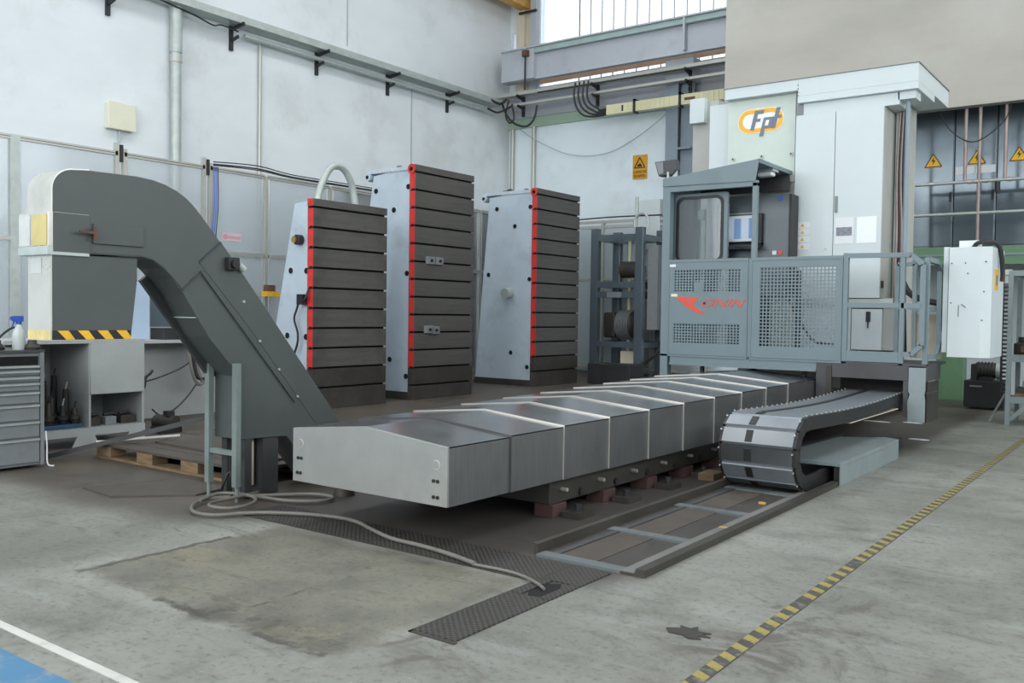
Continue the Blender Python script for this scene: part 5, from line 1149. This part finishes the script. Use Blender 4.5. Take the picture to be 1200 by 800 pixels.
# ================================================================== pallet with boards and bars
pa_ = thing('wooden_pallet', (-5.9, 4.3, 0), 'wooden pallet with dark boards on the floor left of the conveyor legs', 'pallet')
for i, x in enumerate((-6.72, -6.17, -5.62, -5.07)):
    for y in (3.735, 4.25, 4.8): B(x, x+0.2, y, y+0.13, 0.018, 0.095).build('block', 'wood', pa_, bevel=0.004)
for y in (3.735, 4.25, 4.8): B(-6.73, -4.86, y, y+0.13, 0.0, 0.018).build('bottom_board', 'wood', pa_)
for i in range(8):
    y = 3.73+0.152*i; B(-6.735, -4.86, y, y+0.145, 0.095, 0.112+0.002*(i % 2)).build('deck_board', 'board', pa_)
tag(MB().prism([(-6.35, 4.0), (-5.0, 3.95), (-4.95, 4.7), (-6.4, 4.75)], 'z', 0.1145, 0.13).build('sheet_board', 'board', None, origin=(-5.7, 4.3, 0.115)), 'dark board lying on top of the pallet', 'board')
tag(MB().obox((-6.83, 3.42, 0.03), (-5.75, 4.35, 0.395), 0.03, 0.035).build('steel_bar', 'cabin_dark', None, origin=(-6.8, 3.4, 0.02)), 'long dark steel bar leaning over the pallet from the floor', 'bar')
tag(MB().cyl((-6.62, 3.68, 0.128), (-6.25, 4.15, 0.165), 0.014, 8).build('white_rod', 'steel_edge', None, origin=(-6.4, 3.9, 0.13)), 'short white rod lying on the pallet edge', 'rod')
q = thing('cast_block', (-6.35, 4.85, 0), 'dark cast block on the floor behind the pallet', 'block')
B(-6.9, -6.3, 5.05, 5.45, 0.0, 0.27).build('block', 'board', q, bevel=0.01); B(-6.8, -6.4, 5.1, 5.4, 0.27, 0.31).build('lid', 'cabin_dark', q)
q = thing('floor_motor', (-7.6, 4.95, 0), 'small greasy motor on the floor right of the white bench', 'motor')
MB().cyl((-7.72, 4.87, 0.09), (-7.52, 4.95, 0.09), 0.07, 14).build('body', 'greasy', q); B(-7.7, -7.5, 4.8, 5.0, 0, 0.06).build('foot', 'dark', q); B(-7.62, -7.54, 4.88, 4.95, 0.15, 0.20).build('terminal_box', 'dark', q)

# ================================================================== floor hose and loose pieces
fh = thing('floor_hose', (-4.2, 3.3, 0), 'grey flexible hose coiled by the conveyor legs and snaking to the trench cover', 'hose')
Z = 0.018
MB().tube([(-4.70, 3.47, Z), (-4.45, 3.52, Z), (-4.25, 3.56, Z), (-4.10, 3.68, Z), (-4.14, 3.80, Z), (-4.30, 3.78, Z), (-4.45, 3.62, Z), (-4.60, 3.42, Z), (-4.66, 3.25, Z), (-4.55, 3.10, Z), (-4.40, 3.02, Z), (-4.26, 3.05, Z), (-4.18, 3.18, Z),
           (-4.05, 3.30, Z), (-3.80, 3.42, Z), (-3.58, 3.44, Z), (-3.36, 3.36, Z), (-3.15, 3.29, Z), (-2.95, 3.28, Z), (-2.75, 3.25, Z), (-2.55, 3.20, Z)], 0.0105, 8).build('hose', 'hose', fh)
MB().tube([(-4.60, 3.60, Z), (-4.50, 3.40, Z+0.02), (-4.48, 3.20, Z+0.02), (-4.38, 3.10, Z+0.025), (-4.26, 3.16, Z+0.02), (-4.30, 3.34, Z+0.02), (-4.46, 3.44, Z+0.02), (-4.66, 3.38, Z+0.02), (-4.62, 3.2, Z+0.01)], 0.010, 8).build('hose', 'hose', fh)
MB().tube([(-2.56, 3.20, Z-0.006), (-2.42, 3.21, 0.012), (-2.3, 3.20, 0.012), (-2.18, 3.15, 0.013), (-2.10, 3.10, 0.012)], 0.007, 7).build('inner_cable', 'hose', fh)
MB().tube([(-4.76, 3.45, 0.0+Z), (-4.70, 3.42, 0.08), (-4.66, 3.44, 0.16), (-4.62, 3.44, 0.06), (-4.6, 3.40, Z)], 0.009, 6).build('loose_wire', 'rubber', fh)
for k_, (x, y, dx, l_) in enumerate(((-1.96, 4.62, 0.03, 'orange wood chip on the floor beside the right trough rail'), (-2.05, 5.4, 0.02, 'small wood chip inside the chain trough'))):
    tag(B(x-dx, x+dx, y-0.012, y+0.012, 0.0 if k_ == 0 else 0.003, 0.014).build('wood_chip', 'ochre', None, origin=(x, y, 0)), l_, 'chip')
q = thing('floor_valve', (-4.2, 3.95, 0), 'small pale valve stub on the floor between conveyor and way cover', 'valve')
MB().lathe((-4.2, 3.95, 0), [(0.07, 0), (0.06, 0.04), (0.035, 0.06), (0.03, 0.12)], 12).build('body', 'greasy', q); MB().cyl((-4.2, 3.95, 0.1), (-4.1, 3.9, 0.12), 0.02, 8).build('spout', 'greasy', q)
